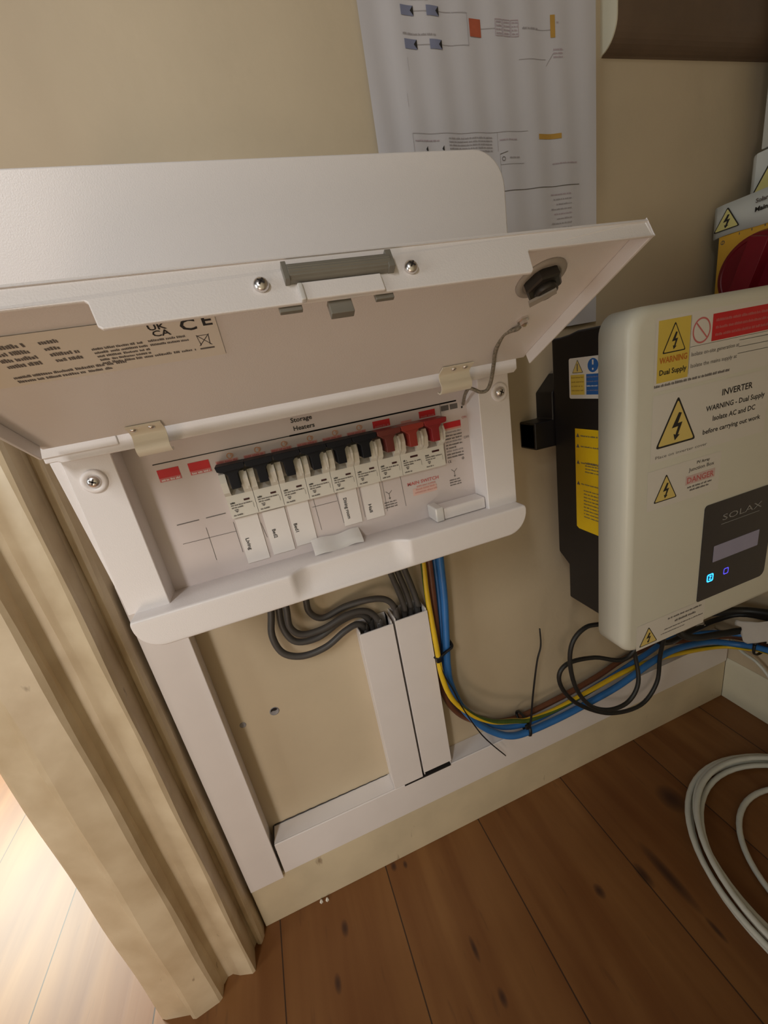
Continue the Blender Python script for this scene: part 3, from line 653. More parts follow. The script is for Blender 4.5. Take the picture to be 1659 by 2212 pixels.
# rating label on the inner face
mb = MB(); d = Decal(mb, LO, UX, LV, LN)
d.rect(-0.0900, -0.0035, 0.0545, 0.0815, mat('rating_label_film', (0.80, 0.74, 0.66), 0.35, noise=0.02), 0.0002)
d.text('UK', -0.0270, 0.0752, 0.0045, ink, 0.0003, bold=True); d.text('CA', -0.0265, 0.0716, 0.0045, ink, 0.0003, bold=True)
d.text('C', -0.0165, 0.0726, 0.0085, ink, 0.0003, bold=True); d.text('E', -0.0088, 0.0740, 0.0080, ink, 0.0003, bold=True)
d.rect(-0.0125, -0.0070, 0.0600, 0.0609, ink_soft, 0.0003); d.line(-0.0122, 0.0622, -0.0075, 0.0690, 0.0004, ink_soft); d.line(-0.0075, 0.0622, -0.0122, 0.0690, 0.0004, ink_soft)
d.line(-0.0116, 0.0625, -0.0120, 0.0685, 0.0004, ink_soft); d.line(-0.0082, 0.0625, -0.0078, 0.0685, 0.0004, ink_soft); d.line(-0.0120, 0.0685, -0.0078, 0.0685, 0.0005, ink_soft)
for k in range(4): d.scrawl(-0.0480, -0.0300, 0.0688 - k * 0.0022, 0.0013, ink_soft, seed=100 + k); 
for k in range(2): d.scrawl(-0.0290, -0.0150, 0.0690 - k * 0.0024, 0.0013, ink_soft, seed=110 + k)
d.scrawl(-0.0480, -0.0140, 0.0600, 0.0015, ink_soft, seed=115)
for k in range(4): d.scrawl(-0.0760, -0.0650, 0.0755 - k * 0.0034, 0.0022, ink_soft, seed=120 + k); d.scrawl(-0.0610, -0.0520 if k > 1 else -0.0545, 0.0755 - k * 0.0034, 0.0020, ink_soft, seed=130 + k)
for k in range(2): d.scrawl(-0.0780, -0.0400 - k * 0.006, 0.0590 - k * 0.0026, 0.0016, ink_soft, seed=140 + k)
mb.build('rating_label', lid, label='printed rating label with conformity marks')
# hinge tabs
for x0, x1, rv in ((-0.0612, -0.0445, (-0.0583, -0.0497)), (0.1160, 0.1375, (0.1245, 0.1325))):
    mb = MB(); path = [LO + LV * 0.0080 + LN * 0.0004, LO + LV * 0.003 + LN * 0.0004, LO + LV * -0.0005 + LN * 0.0012, S(0, 0.2415, -0.0112), S(0, 0.2400, -0.0140), S(0, 0.2405, -0.0165), S(0, 0.2430, -0.0180), S(0, 0.2462, -0.0172)]
    Pq = spline(path, 5); T = 0.0009; prof_ = list(Pq)
    for i in range(len(Pq) - 1, -1, -1):
        dd = (Pq[min(i + 1, len(Pq) - 1)] - Pq[max(i - 1, 0)]).normalized(); prof_.append(Pq[i] + Vector((0, dd.z, -dd.y)) * T)
    nP = len(Pq)
    vs = [p + UX * x for x in (x0, x1) for p in prof_]; m_ = len(prof_)
    fs = [(i, (i + 1) % m_, m_ + (i + 1) % m_, m_ + i) for i in range(m_)]
    fs += [(k, k + 1, m_ - 2 - k, m_ - 1 - k) for k in range(nP - 1)] + [(m_ + k, m_ + k + 1, m_ + m_ - 2 - k, m_ + m_ - 1 - k) for k in range(nP - 1)]
    mb.add(vs, fs, cream_tab); tb = mb.build('hinge_tab', cu, label='cream curled hinge tab')
    for x in rv: dome_screw(tb, LO + UX * x + LV * 0.0048 + LN * 0.0008, LN, 0.0017, 'rivet', slot=False)
# bonding wire from lid to box
wire = [(0.1512, 0.2034, 0.0130), (0.1500, 0.2060, 0.0105), (0.1480, 0.2110, 0.0100), (0.1465, 0.2160, 0.0083), (0.1477, 0.2260, 0.0009), (0.1507, 0.2340, -0.0073), (0.1528, 0.2420, -0.0173), (0.1524, 0.2470, -0.0224), (0.1484, 0.2490, -0.0228), (0.1437, 0.2500, -0.0200), (0.1425, 0.2540, -0.0196), (0.1470, 0.2680, -0.0250), (0.1515, 0.2800, -0.0318)]
mb = MB(); mb.tube(SP(wire), 0.00125, braid, 8, 6); bw = mb.build('bonding_wire', cu, label='braided earth bonding wire')
O = LO + UX * 0.1512 + LV * 0.0437
mb = MB(); mb.lathe(O, LN, [(0.0034, 0.0), (0.0034, 0.0012), (0.0022, 0.0014), (0.0022, 0.0034), (0.0012, 0.0040)], chrome, 6, smooth=False); mb.build('nut', bw, label='metal nut and ring terminal')

# ================================================================ CIRCUIT BREAKERS
def module(name, label, group, cx, tog, wide_ind, cat='circuit breaker', seed=0, second=None, loc_only=False):
    """one module 17.8 mm wide, or two when second is set"""
    nmod = 2 if second else 1; x0 = cx - 0.0089; x1 = x0 + 0.0178 * nmod - 0.0003
    t = thing(name, S((x0 + x1) / 2, 0.285, -0.0735), label, cat, group)
    mb = MB(); zb, zt = -0.0735, -0.0375
    mb.box(x0, x1, 0.2772, 0.2880, zb, -0.0578, breaker_white)
    mb.box(x0, x1, 0.2810, 0.2880, -0.0578, zt, recess_grey)
    for j in range(nmod):
        a = x0 + 0.0178 * j; b = a + 0.0175
        mb.prism([S(a, y, z) for y, z in ((0.2772, -0.0578), (0.2815, -0.0525), (0.2815, -0.0578))], Vector((0, 0, 0)), UX * 0.0175, recess_grey)
        for s_, e_ in ((a, a + 0.0040), (b - 0.0050, b)):
            mb.prism([S(s_, y, z) for y, z in ((0.2772, -0.0578), (0.2735, -0.0550), (0.2725, -0.0480), (0.2745, -0.0425), (0.2815, -0.0410), (0.2815, -0.0578))], Vector((0, 0, 0)), UX * (e_ - s_), breaker_white)
        mb.prism([S(b - 0.0017, y, z) for y, z in ((0.2735, -0.0550), (0.2712, -0.0530), (0.2700, -0.0470), (0.2720, -0.0430), (0.2745, -0.0425))], Vector((0, 0, 0)), UX * 0.0015, breaker_white)
        d = Decal(mb, S(a, 0.2772, 0), *FRONT)
        if wide_ind: d.rect(0.0075, 0.0135, -0.0618, -0.0604, window_dark)
        else: d.rect(0.0105, 0.0143, -0.0630, -0.0617, window_dark)
        d.scrawl(0.0016, 0.0045, -0.0636, 0.0013, ink, seed=seed + j)
        d.scrawl(0.0016, 0.0155, -0.0651, 0.0010, ink_soft, seed=seed + 1 + j); d.scrawl(0.0016, 0.0095, -0.0668, 0.0010, ink_soft, seed=seed + 2 + j)
        d.rect(0.0030, 0.0055, -0.0683, -0.0677, ink_soft); d.poly([(0.0030, -0.0687), (0.0056, -0.0687), (0.0043, -0.0700)], ink_soft)
        d.scrawl(0.0016, 0.0075, -0.0721, 0.0011, ink_soft, seed=seed + 3 + j)
        d.line(0.0158, -0.0690, 0.0158, -0.0655, 0.0002, ink_soft)
    mb.build('breaker_body', t)
    for j, tm in enumerate([tog] + ([second] if second else [])):
        a = x0 + 0.0178 * j; mb = MB()
        T = [(-0.0001, -0.0362), (0.0177, -0.0362), (0.0177, -0.0380), (0.0172, -0.0398), (0.0150, -0.0402), (0.0122, -0.0425), (0.0120, -0.0522), (0.0062, -0.0522), (0.0060, -0.0425), (0.0028, -0.0415), (0.0005, -0.0395)]
        mb.prism([S(a + u, 0.0, z) for u, z in T[:3] + [(0.0172, -0.0398), (0.0150, -0.0402), (0.0028, -0.0405), (0.0005, -0.0395)]], UY * 0.2665, UY * 0.2795, tm)
        mb.prism([S(a + u, 0.0, z) for u, z in ((0.0150, -0.0402), (0.0122, -0.0432), (0.0121, -0.0525), (0.0062, -0.0525), (0.0060, -0.0432), (0.0028, -0.0405))], UY * 0.2690, UY * 0.2812, tm)
        mb.build('toggle', t, bevel=0.0004)
    return t
CX = [-0.0213 + 0.0178 * i for i in range(6)]
first = module('circuit_breaker', 'black-toggle breaker furthest left in the row, above the Living sticker', 'black toggle circuit breakers in the consumer unit', CX[0], black_tog, False, seed=200)
for i, l in enumerate(('black-toggle breaker, second from the left, above the Bed2 sticker', 'black-toggle breaker above the Bed1 sticker, third from the left',
                       'black-toggle breaker above the empty ruled box, fourth from the left', 'black-toggle breaker above the Dining room sticker', 'black-toggle breaker above the Hall sticker, next to the red-brown one')):
    copy_tree(first, first.location + UX * 0.0178 * (i + 1), label=l)
module('circuit_breaker', 'red-brown toggle breaker between the black row and the main switch', None, -0.0213 + 0.0178 * 6, redbrown_tog, False, seed=210)
module('main_switch', 'double main switch with two bright red toggles above the MAIN SWITCH print', None, -0.0213 + 0.0178 * 7, mat('toggle_orange_red', (0.32, 0.035, 0.024), 0.35, noise=0.1, scale=60), True, cat='switch', seed=220, second=red_tog)

# ================================================================ CABLES BELOW THE CONSUMER UNIT
def cable(name, label, pts, r, m, group=None, **kw):
    mb = MB(); mb.tube(SP(pts), r, m, 12, 6, **kw); return tag(mb.build(name), label, 'cable', group)
GG = 'grey cables dropping from the consumer unit into the trunking'
cable('grey_cable', 'outermost grey cable loop below the consumer unit, entering the left trunking', [(-0.022, 0.352, -0.1280), (-0.0270, 0.353, -0.165), (-0.0310, 0.352, -0.1906), (-0.0360, 0.350, -0.2130), (-0.0310, 0.3490, -0.2340), (-0.0140, 0.3480, -0.2440), (0.0095, 0.3480, -0.2430), (0.0306, 0.350, -0.2345), (0.0450, 0.352, -0.2325), (0.0515, 0.3535, -0.2410), (0.0528, 0.354, -0.2600), (0.053, 0.354, -0.452)], 0.0033, cab_grey, GG)
cable('grey_cable', 'grey cable loop just inside the outermost one', [(-0.014, 0.357, -0.1280), (-0.0200, 0.357, -0.165), (-0.0232, 0.357, -0.1890), (-0.0249, 0.355, -0.2111), (-0.0170, 0.353, -0.2290), (0.0045, 0.353, -0.2330), (0.0300, 0.355, -0.2250), (0.0490, 0.357, -0.2250), (0.0590, 0.3590, -0.2370), (0.0608, 0.3590, -0.2600), (0.061, 0.3590, -0.452)], 0.0033, cab_grey, GG)
cable('grey_cable', 'grey cable loop, third one inwards, over the left trunking mouth', [(-0.010, 0.349, -0.1280), (-0.0150, 0.348, -0.165), (-0.0165, 0.347, -0.1885), (-0.0180, 0.347, -0.2080), (-0.0090, 0.347, -0.2200), (0.0117, 0.347, -0.2215), (0.0366, 0.348, -0.2160), (0.0560, 0.349, -0.2190), (0.0660, 0.3500, -0.2330), (0.0685, 0.3500, -0.2600), (0.0690, 0.350, -0.452)], 0.0032, cab_grey, GG)
cable('grey_cable', 'innermost grey cable loop, crossing to the right trunking mouth', [(0.006, 0.358, -0.1280), (0.0040, 0.358, -0.165), (0.0030, 0.358, -0.1885), (0.0030, 0.358, -0.2056), (0.0140, 0.358, -0.2165), (0.0374, 0.356, -0.2110), (0.0619, 0.350, -0.2085), (0.0780, 0.348, -0.2130), (0.0855, 0.3475, -0.2250), (0.0865, 0.3475, -0.2480), (0.0872, 0.3475, -0.452)], 0.0032, cab_grey, GG)
for nme, l, dx, dy in (('a', 'left of the three straight grey cables dropping into the right trunking', 0.0, 0.0), ('b', 'middle of the three straight grey cables dropping into the right trunking', 0.0075, 0.002), ('c', 'right of the three straight grey cables dropping into the right trunking', 0.0150, 0.0)):
    cable('grey_cable', l, [(0.0820 + dx, 0.352 + dy, -0.1280), (0.0850 + dx, 0.352 + dy, -0.160), (0.0895 + dx, 0.352 + dy, -0.1876), (0.0950 + dx, 0.352 + dy, -0.2153), (0.0975 + dx, 0.352 + dy, -0.2359), (0.0965 + dx, 0.354 + dy * 0.5, -0.2504), (0.0960 + dx, 0.355, -0.452)], 0.0031, cab_grey, GG)
TOP = -0.135
yg = [(0.1255, 0.3480, TOP), (0.1252, 0.3490, -0.165), (0.1247, 0.3500, -0.1923), (0.1226, 0.3470, -0.2196), (0.1220, 0.3440, -0.2516), (0.1216, 0.3400, -0.2900), (0.1212, 0.3370, -0.3200), (0.1290, 0.3360, -0.3560), (0.1500, 0.3360, -0.3890), (0.1760, 0.3360, -0.4130), (0.2050, 0.3365, -0.4270), (0.2260, 0.3370, -0.4365), (0.2660, 0.3370, -0.4395), (0.3190, 0.3380, -0.4360), (0.3820, 0.3410, -0.4340), (0.4430, 0.3430, -0.4400), (0.5130, 0.3410, -0.4530), (0.5600, 0.3330, -0.4600), (0.5700, 0.3100, -0.4520), (0.5720, 0.2868, -0.4430), (0.575, 0.20, -0.43), (0.600, 0.175, -0.43)]
cable('yellow_green_cable', 'striped yellow and green earth cable sweeping from the consumer unit along the skirting', yg, 0.0030, cab_yel, m2=cab_green, twist=14.0)
br = [(0.1325, 0.3560, TOP), (0.1330, 0.3550, -0.165), (0.1330, 0.3540, -0.1954), (0.1310, 0.3530, -0.2380), (0.1285, 0.3530, -0.2846), (0.1255, 0.3550, -0.3158), (0.1250, 0.3575, -0.3505), (0.1380, 0.3600, -0.3970), (0.1670, 0.3605, -0.4310), (0.2158, 0.3590, -0.4515), (0.2812, 0.3560, -0.4480), (0.3521, 0.3575, -0.4420), (0.4009, 0.3585, -0.4330), (0.4608, 0.3590, -0.4340), (0.5288, 0.3530, -0.4480), (0.5640, 0.3420, -0.4500), (0.577, 0.3200, -0.4440), (0.580, 0.25, -0.43), (0.600, 0.225, -0.43)]
cable('brown_cable', 'brown cable dropping beside the right trunking, behind the striped one', br, 0.0036, cab_brown)
bl = [(0.1435, 0.3490, TOP), (0.1440, 0.3495, -0.165), (0.1436, 0.3500, -0.1969), (0.1411, 0.3480, -0.2388), (0.1345, 0.3450, -0.2941), (0.1325, 0.3450, -0.3190), (0.1335, 0.3460, -0.3440), (0.1430, 0.3470, -0.3830), (0.1600, 0.3450, -0.4160), (0.1800, 0.3400, -0.4370), (0.2000, 0.3355, -0.4480), (0.2246, 0.3345, -0.4520), (0.2661, 0.3345, -0.4530), (0.3095, 0.3350, -0.4515), (0.3643, 0.3330, -0.4430), (0.4238, 0.3325, -0.4270), (0.4658, 0.3325, -0.4245), (0.5261, 0.3330, -0.4380), (0.5570, 0.3180, -0.4440), (0.5640, 0.2847, -0.4338), (0.567, 0.20, -0.42), (0.600, 0.170, -0.42)]
cable('blue_cable', 'front blue cable curving along the skirting under the inverter', bl, 0.0041, cab_blue)
bl2 = [(0.1400, 0.3575, TOP), (0.1405, 0.3570, -0.165), (0.1405, 0.3575, -0.1986), (0.1390, 0.3565, -0.2420), (0.1345, 0.3550, -0.3006), (0.1330, 0.3550, -0.3258), (0.1345, 0.3555, -0.3560), (0.1480, 0.3560, -0.3940), (0.1690, 0.3540, -0.4240), (0.1950, 0.3480, -0.4430), (0.2289, 0.3450, -0.4510), (0.2702, 0.3455, -0.4510), (0.3160, 0.3470, -0.4490), (0.3717, 0.3485, -0.4420), (0.4309, 0.3480, -0.4290), (0.4733, 0.3480, -0.4210), (0.5343, 0.3400, -0.4300), (0.5660, 0.3198, -0.4320), (0.5700, 0.2884, -0.4210), (0.573, 0.20, -0.408), (0.600, 0.175, -0.408)]
cable('blue_cable', 'rear blue cable lying behind the front blue one', bl2, 0.0036, cab_blue)
def tie(label, loop, tail, head):
    t = thing('cable_tie', S(*head), label, 'cable tie', 'black cable ties')
    mb = MB(); mb.tube(SP(loop), 0.0020, tie_black, 6, 6, flat=0.7); mb.build('strap', t)
    mb = MB(); mb.box(head[0] - 0.0028, head[0] + 0.0028, head[1] - 0.0018, head[1] + 0.0018, head[2] - 0.0028, head[2] + 0.0028, tie_black); mb.build('tie_head', t, bevel=0.0006)
    if tail:
        mb = MB(); mb.tube(SP(tail), lambda q: 0.0018 - 0.0006 * q, tie_black, 6, 6, flat=0.6); mb.build('tail', t)
tie('black cable tie round the cables beside the right trunking, its tail hanging down', [(0.1185, 0.3400, -0.2972), (0.1215, 0.3375, -0.2962), (0.1300, 0.3390, -0.2940), (0.1385, 0.3400, -0.2915), (0.1405, 0.3450, -0.2905), (0.1400, 0.3570, -0.2910), (0.1330, 0.3625, -0.2930), (0.1220, 0.3600, -0.2960), (0.1175, 0.3500, -0.2975), (0.1185, 0.3400, -0.2972)],
    [(0.1205, 0.3375, -0.2990), (0.1230, 0.3360, -0.3180), (0.1310, 0.3350, -0.3427), (0.1395, 0.3340, -0.3737), (0.1556, 0.3330, -0.4161), (0.1689, 0.3325, -0.4416), (0.1866, 0.3330, -0.4710)], (0.1205, 0.3370, -0.2985))
tie('black cable tie on the lowest bend of the cables, its tail sticking straight up', [(0.2245, 0.3360, -0.4400), (0.2232, 0.3310, -0.4450), (0.2225, 0.3300, -0.4530), (0.2225, 0.3360, -0.4562), (0.2230, 0.3480, -0.4540), (0.2240, 0.3600, -0.4470), (0.2250, 0.3560, -0.4395), (0.2250, 0.3440, -0.4380), (0.2245, 0.3360, -0.4400)],
    [(0.2225, 0.3310, -0.4400), (0.2240, 0.3290, -0.4278), (0.2288, 0.3280, -0.3888), (0.2363, 0.3270, -0.3438), (0.2426, 0.3270, -0.3235), (0.2434, 0.3280, -0.3009)], (0.2205, 0.3320, -0.4400))
tie('black cable tie on the blue cables near the right wall', [(0.5590, 0.2960, -0.4320), (0.5585, 0.2950, -0.4440), (0.5680, 0.2950, -0.4500), (0.5780, 0.2950, -0.4450), (0.5770, 0.2950, -0.4220), (0.5690, 0.2950, -0.4180), (0.5590, 0.2960, -0.4320)], None, (0.5600, 0.2940, -0.4250))
cable('black_cable', 'thin black cable forming the tall narrow loop at the lower left of the inverter', [(0.350, 0.3155, -0.270), (0.338, 0.315, -0.300), (0.3235, 0.3155, -0.3156), (0.2967, 0.3155, -0.3117), (0.2780, 0.3155, -0.3235), (0.2726, 0.3155, -0.3509), (0.2801, 0.3155, -0.3922), (0.3005, 0.315, -0.4295), (0.3313, 0.315, -0.4513), (0.3618, 0.315, -0.4528), (0.3781, 0.3155, -0.4296), (0.3813, 0.324, -0.3939), (0.372, 0.33, -0.34), (0.365, 0.325, -0.270)], 0.0026, cab_black, 'thin black cables looping below the inverter')
cable('black_cable', 'thin black cable forming the wide low loop in front of the trunking', [(0.395, 0.310, -0.270), (0.385, 0.312, -0.340), (0.3600, 0.318, -0.3848), (0.3166, 0.3245, -0.3698), (0.2789, 0.3245, -0.3618), (0.2640, 0.3245, -0.3740), (0.2709, 0.3245, -0.4022), (0.2961, 0.3245, -0.4364), (0.3429, 0.3245, -0.4719), (0.3945, 0.3245, -0.4829), (0.4216, 0.3245, -0.4573), (0.4260, 0.325, -0.4130), (0.42, 0.315, -0.35), (0.41, 0.310, -0.270)], 0.0026, cab_black, 'thin black cables looping below the inverter')
for i, (pts, r, l) in enumerate((
    ([(0.43, 0.30, -0.268), (0.428, 0.305, -0.32), (0.440, 0.315, -0.372), (0.475, 0.318, -0.400), (0.53, 0.316, -0.414), (0.560, 0.300, -0.411), (0.573, 0.25, -0.40), (0.600, 0.220, -0.40)], 0.0045, 'thick black cable under the inverter, bending towards the right wall'),
    ([(0.445, 0.31, -0.268), (0.448, 0.315, -0.33), (0.470, 0.325, -0.362), (0.52, 0.33, -0.385), (0.56, 0.31, -0.385), (0.576, 0.25, -0.37), (0.600, 0.225, -0.37)], 0.0050, 'upper thick black cable under the inverter, nearest the wall'),
    ([(0.40, 0.32, -0.268), (0.405, 0.325, -0.36), (0.44, 0.330, -0.402), (0.50, 0.336, -0.409), (0.55, 0.341, -0.415), (0.578, 0.320, -0.404), (0.582, 0.25, -0.388), (0.600, 0.230, -0.388)], 0.0036, 'black cable lying just above the blue cables'))):
    cable('black_cable', l, pts, r, cab_black)
# crumpled white cloth-like tags tucked between the cables at the right
def crumple(label, quad, seed, amp):
    rg = random.Random(seed); nx_, ny_ = 16, 12; mb = MB(); vs = []; a, b, c_, d_ = [Vector(q) for q in quad]
    ph = [rg.uniform(0, 6) for _ in range(6)]
    for j in range(ny_ + 1):
        for i in range(nx_ + 1):
            u, v = i / nx_, j / ny_; p = (a * (1 - u) + b * u) * (1 - v) + (d_ * (1 - u) + c_ * u) * v
            k = amp * (math.sin(u * 9 + ph[0] + 3 * v) + 0.7 * math.sin(v * 11 + ph[1] - 4 * u) + 0.5 * math.sin((u + v) * 17 + ph[2]))
            vs.append(S(*(p + Vector((k * 0.4, -k * 0.8, k)))))
    mb.add(vs, [(j * (nx_ + 1) + i, j * (nx_ + 1) + i + 1, (j + 1) * (nx_ + 1) + i + 1, (j + 1) * (nx_ + 1) + i) for j in range(ny_) for i in range(nx_)], bag_white, True)
    o = mb.build('crumpled_tag'); md = o.modifiers.new('s', 'SOLIDIFY'); md.thickness = 0.0006
    return tag(o, label, 'tag')
crumple('crumpled white plastic tag among the cables below the right edge of the inverter', [(0.535, 0.310, -0.392), (0.550, 0.262, -0.372), (0.552, 0.262, -0.400), (0.538, 0.292, -0.418)], 3, 0.0022)
crumple('flat pale tag lying behind the blue cables under the inverter', [(0.462, 0.338, -0.413), (0.520, 0.338, -0.404), (0.524, 0.338, -0.416), (0.465, 0.338, -0.420)], 5, 0.0010)
cable('white_cable', 'thin white cable dropping down the right wall below the blue cables', [(0.579, 0.335, -0.455), (0.5770, 0.3191, -0.4660), (0.5760, 0.3001, -0.4700), (0.5760, 0.2821, -0.4850), (0.5790, 0.262, -0.520), (0.5800, 0.245, -0.5695)], 0.0022, cab_white)

# coil of white cable on the floor
mb = MB(); pts = []
turns = 6; ns = 30
spec = [(0.0, 0.0, 1.00, 0), (0.003, -0.004, 0.965, 0.0035), (-0.001, 0.002, 1.01, 0.0075), (0.005, 0.006, 0.955, 0.0095), (0.001, -0.003, 0.985, 0.0140), (0.010, -0.004, 0.72, 0.001)]
CXC, CYC, RX, RY = 0.4530, 0.1330, 0.1275, 0.130
for t in range(turns):
    for k in range(ns):
        f_ = k / ns; s0 = spec[t]; s1 = spec[min(t + 1, turns - 1)]
        f2 = max(0.0, (f_ - 0.72) / 0.28); g = f2 * f2 * (3 - 2 * f2)
        ox, oy, sc_, hz = [s0[q] * (1 - g) + s1[q] * g for q in range(4)]
        an = -2 * PI * f_ - PI * 0.35
        pts.append((CXC + ox + RX * sc_ * math.cos(an), CYC + oy + RY * sc_ * math.sin(an), FLOOR + 0.0030 + hz))
mb.tube(SP(pts), 0.0030, cab_white, 10, 2)
COIL = tag(mb.build('cable_coil'), 'coil of white cable lying on the floorboards at the right', 'cable')

# wall plugs and debris
for x, z, r, l in ((-0.0577, -0.3082, 0.0049, 'larger grey wall plug in the wall below the consumer unit'), (-0.0906, -0.3105, 0.0032, 'smaller grey wall plug beside the left trunking')):
    t = thing('wall_plug', S(x, WALL, z - r), l, 'wall plug')
    mb = MB(); mb.lathe(S(x, WALL, z), -UY, [(r, -0.004), (r, 0.0004), (r * 0.85, 0.0008), (r * 0.75, 0.0005), (r * 0.2, 0.0004)], plug_grey); mb.build('plug_body', t)
    if r > 0.004:
        mb = MB(); dd = Decal(mb, S(x, WALL, z), *FRONT); dd.poly([(-r * .8, r * 0.15), (-r * .35, r * 0.35), (r * .2, r * 0.2), (r * .75, r * .4), (r * .5, r * .85), (0, r * 1.0), (-r * .55, r * .8)], hole_shade, 0.0010); mb.build('hole', t)
for i, (x, y) in enumerate(((-0.0720, 0.3405), (-0.0650, 0.3395))):
    mb = MB(); mb.lathe(S(x, y, FLOOR), UZ, [(0.0022, 0.0), (0.0018, 0.002), (0.0008, 0.0032)], flake, 5, smooth=False)
    tag(mb.build('plaster_flake'), ('left', 'right')[i] + ' one of two white plaster crumbs on the floor against the skirting', 'debris', 'plaster crumbs at the skirting')

# ================================================================ INVERTER
inv = thing('inverter', S(0.4015, 0.305, -0.289), 'white and black wall-mounted solar inverter with a dark display', 'inverter')
ix0, ix1, iz0, iz1, iyf, iyb = 0.2680, 0.5350, -0.2885, 0.0130, 0.2390, 0.2690
mb = MB(); R_ = 0.016
lay = []                                     # shell: stacked rounded outlines, edges rolled over
for y, ins in [(iyb, 0.0)] + [(iyf + 0.0075 * (1 - math.sin(a)), 0.0075 * (1 - math.cos(a))) for a in [PI / 2 * k / 6 for k in range(7)]]:
    lay.append([S(x, y, z) for x, z in rrect(ix0 + ins, ix1 - ins, iz0 + ins, iz1 - ins, R_ - ins * .5, R_ - ins * .5, R_ - ins * .5, R_ - ins * .5)])
vs = [p for l in lay for p in l]; k_ = len(lay[0])
mb.add(vs, [(i * k_ + j, i * k_ + (j + 1) % k_, (i + 1) * k_ + (j + 1) % k_, (i + 1) * k_ + j) for i in range(len(lay) - 1) for j in range(k_)], inv_white, True)
mb.add(lay[0], [tuple(range(k_))], inv_white); mb.add(lay[-1], [tuple(range(k_))], inv_white)
mb.build('front_shell', inv)
mb = MB()                                    # black body, side outline stepped like the casting
side = [(0.2690, 0.0060), (0.3080, 0.0060), (0.3180, 0.0040), (0.3290, 0.0030), (0.3400, 0.0030), (0.3400, -0.2195), (0.3250, -0.2300), (0.3250, -0.2712), (0.2690, -0.2712)]
mb.prism([S(0.283, y, z) for y, z in side], Vector((0, 0, 0)), UX * (0.455 - 0.283), black_case)
for k in range(9): mb.box(0.2825, 0.285, 0.300, 0.339, -0.19 + k * 0.0001, -0.19 + k * 0.0001, black_case) if False else None
mb.build('heatsink_body', inv, bevel=0.0020, label='black metal body behind the white shell')
mb = MB(); mb.prism([S(x, 0.340, z) for x, z in ((0.2600, -0.0720), (0.2815, -0.0720), (0.2815, -0.0460), (0.2990, -0.0290), (0.2990, -0.100), (0.2600, -0.0995))], Vector((0, 0, 0)), UY * 0.0249, black_case)
mb.box(0.260, 0.500, 0.3405, 0.3640, -0.0990, -0.0725, black_case)
mb.build('wall_bracket', inv, bevel=0.0015, label='black wall bracket')
# side labels (on the left flank, facing left)
SD = (-UY, UZ, -UX)                          # reading direction towards the viewer
mb = MB(); d = Decal(mb, S(0.283, 0.3175, 0), *SD)   # u = distance towards viewer from y = .3175
d.poly(rrect(0.0, 0.0520, -0.0520, -0.0165, .002, .002, .002, .002), label_film, 0.0003)
d.tri(0.0105, -0.0295, 0.0130, 0.0115, tri_yellow, 0.0004, bolt=False); d.line(0.0105, -0.028, 0.0105, -0.0215, 0.0012, ink_soft, 0.0006)
d.disc(0.0280, -0.0240, 0.0058, blue_print, 0.0004); d.line(0.0280, -0.0235, 0.0280, -0.0195, 0.0016, label_film, 0.0005); d.disc(0.0280, -0.0270, 0.0009, label_film, 0.0005)
d.rect(0.0020, 0.0185, -0.0485, -0.0310, warn_yellow, 0.0004); d.rect(0.0205, 0.0390, -0.0485, -0.0310, blue_print, 0.0004)
for k in range(4): d.scrawl(0.003, 0.0175, -0.0340 - k * 0.0038, 0.0014, mat('ochre_print%d' % k, (0.45, 0.30, 0.06), 0.5, noise=0.1) if k == 0 else MATS['ochre_print0'], 0.0005, seed=300 + k); d.scrawl(0.0212, 0.038, -0.0340 - k * 0.0038, 0.0012, label_blueish if k == 2 else MATS['print_blue_grey'], 0.0005, seed=310 + k)
mb.build('safety_label', inv, label='white label with yellow triangle and blue circle')
mb = MB(); d = Decal(mb, S(0.283, 0.3115, 0), *SD)
d.poly([(0, -0.0795), (0.040, -0.0795), (0.040, -0.1820), (0.003, -0.1815), (0, -0.1795)], vivid_yellow, 0.0003)
for k, (u0, v) in enumerate(((0.007, -0.0875), (0.007, -0.0975), (0.007, -0.1135), (0.007, -0.1345))):
    d.poly([(0.0015, v), (0.0055, v), (0.0035, v + 0.0038)], ink_soft, 0.0005); d.scrawl(u0, 0.038, v + 0.0008, 0.0015, ink_soft, 0.0005, seed=320 + k)
for k in range(4): d.scrawl(0.012, 0.036, -0.1118 - k * 0.0030, 0.0014, ink_soft, 0.0005, seed=330 + k)
for k in range(9): d.scrawl(0.010, 0.037, -0.1400 - k * 0.0034, 0.0014, ink_soft, 0.0005, seed=340 + k)
mb.build('yellow_label', inv, label='tall yellow instruction label')
# front labels
def FD(): mb = MB(); return mb, Decal(mb, S(0, iyf, 0), *FRONT)
mb, d = FD()
d.rect(0.2900, 0.4170, -0.0490, 0.0030, label_film, 0.0002)
d.rect(0.2925, 0.3240, -0.0430, 0.0010, warn_yellow, 0.0003); d.line(0.3246, -0.041, 0.3246, 0.001, 0.0003, ink_soft)
d.tri(0.3085, -0.0225, 0.0235, 0.0215, warn_yellow, 0.0004); d.text('WARNING', 0.3083, -0.0292, 0.0062, mat('ink_burnt_orange', (0.55, 0.16, 0.02), 0.5, noise=0.1), 0.0005, align='C', width=0.0275, bold=True)
d.text('Dual Supply', 0.3083, -0.0375, 0.0054, ink, 0.0005, align='C', width=0.0275, bold=True)
d.ring(0.3356, -0.0110, 0.0080, 0.0093, ink_redlt, 0.0003, 36); d.line(0.3300, -0.0055, 0.3412, -0.0165, 0.0011, ink_redlt, 0.0004)
d.rect(0.3465, 0.4150, -0.0205, -0.0010, ink_red, 0.0003)
for k in range(3): d.scrawl(0.3500, 0.412, -0.0068 - k * 0.0052, 0.0022, ink_redlt, 0.0004, seed=400 + k, gap=0.15)
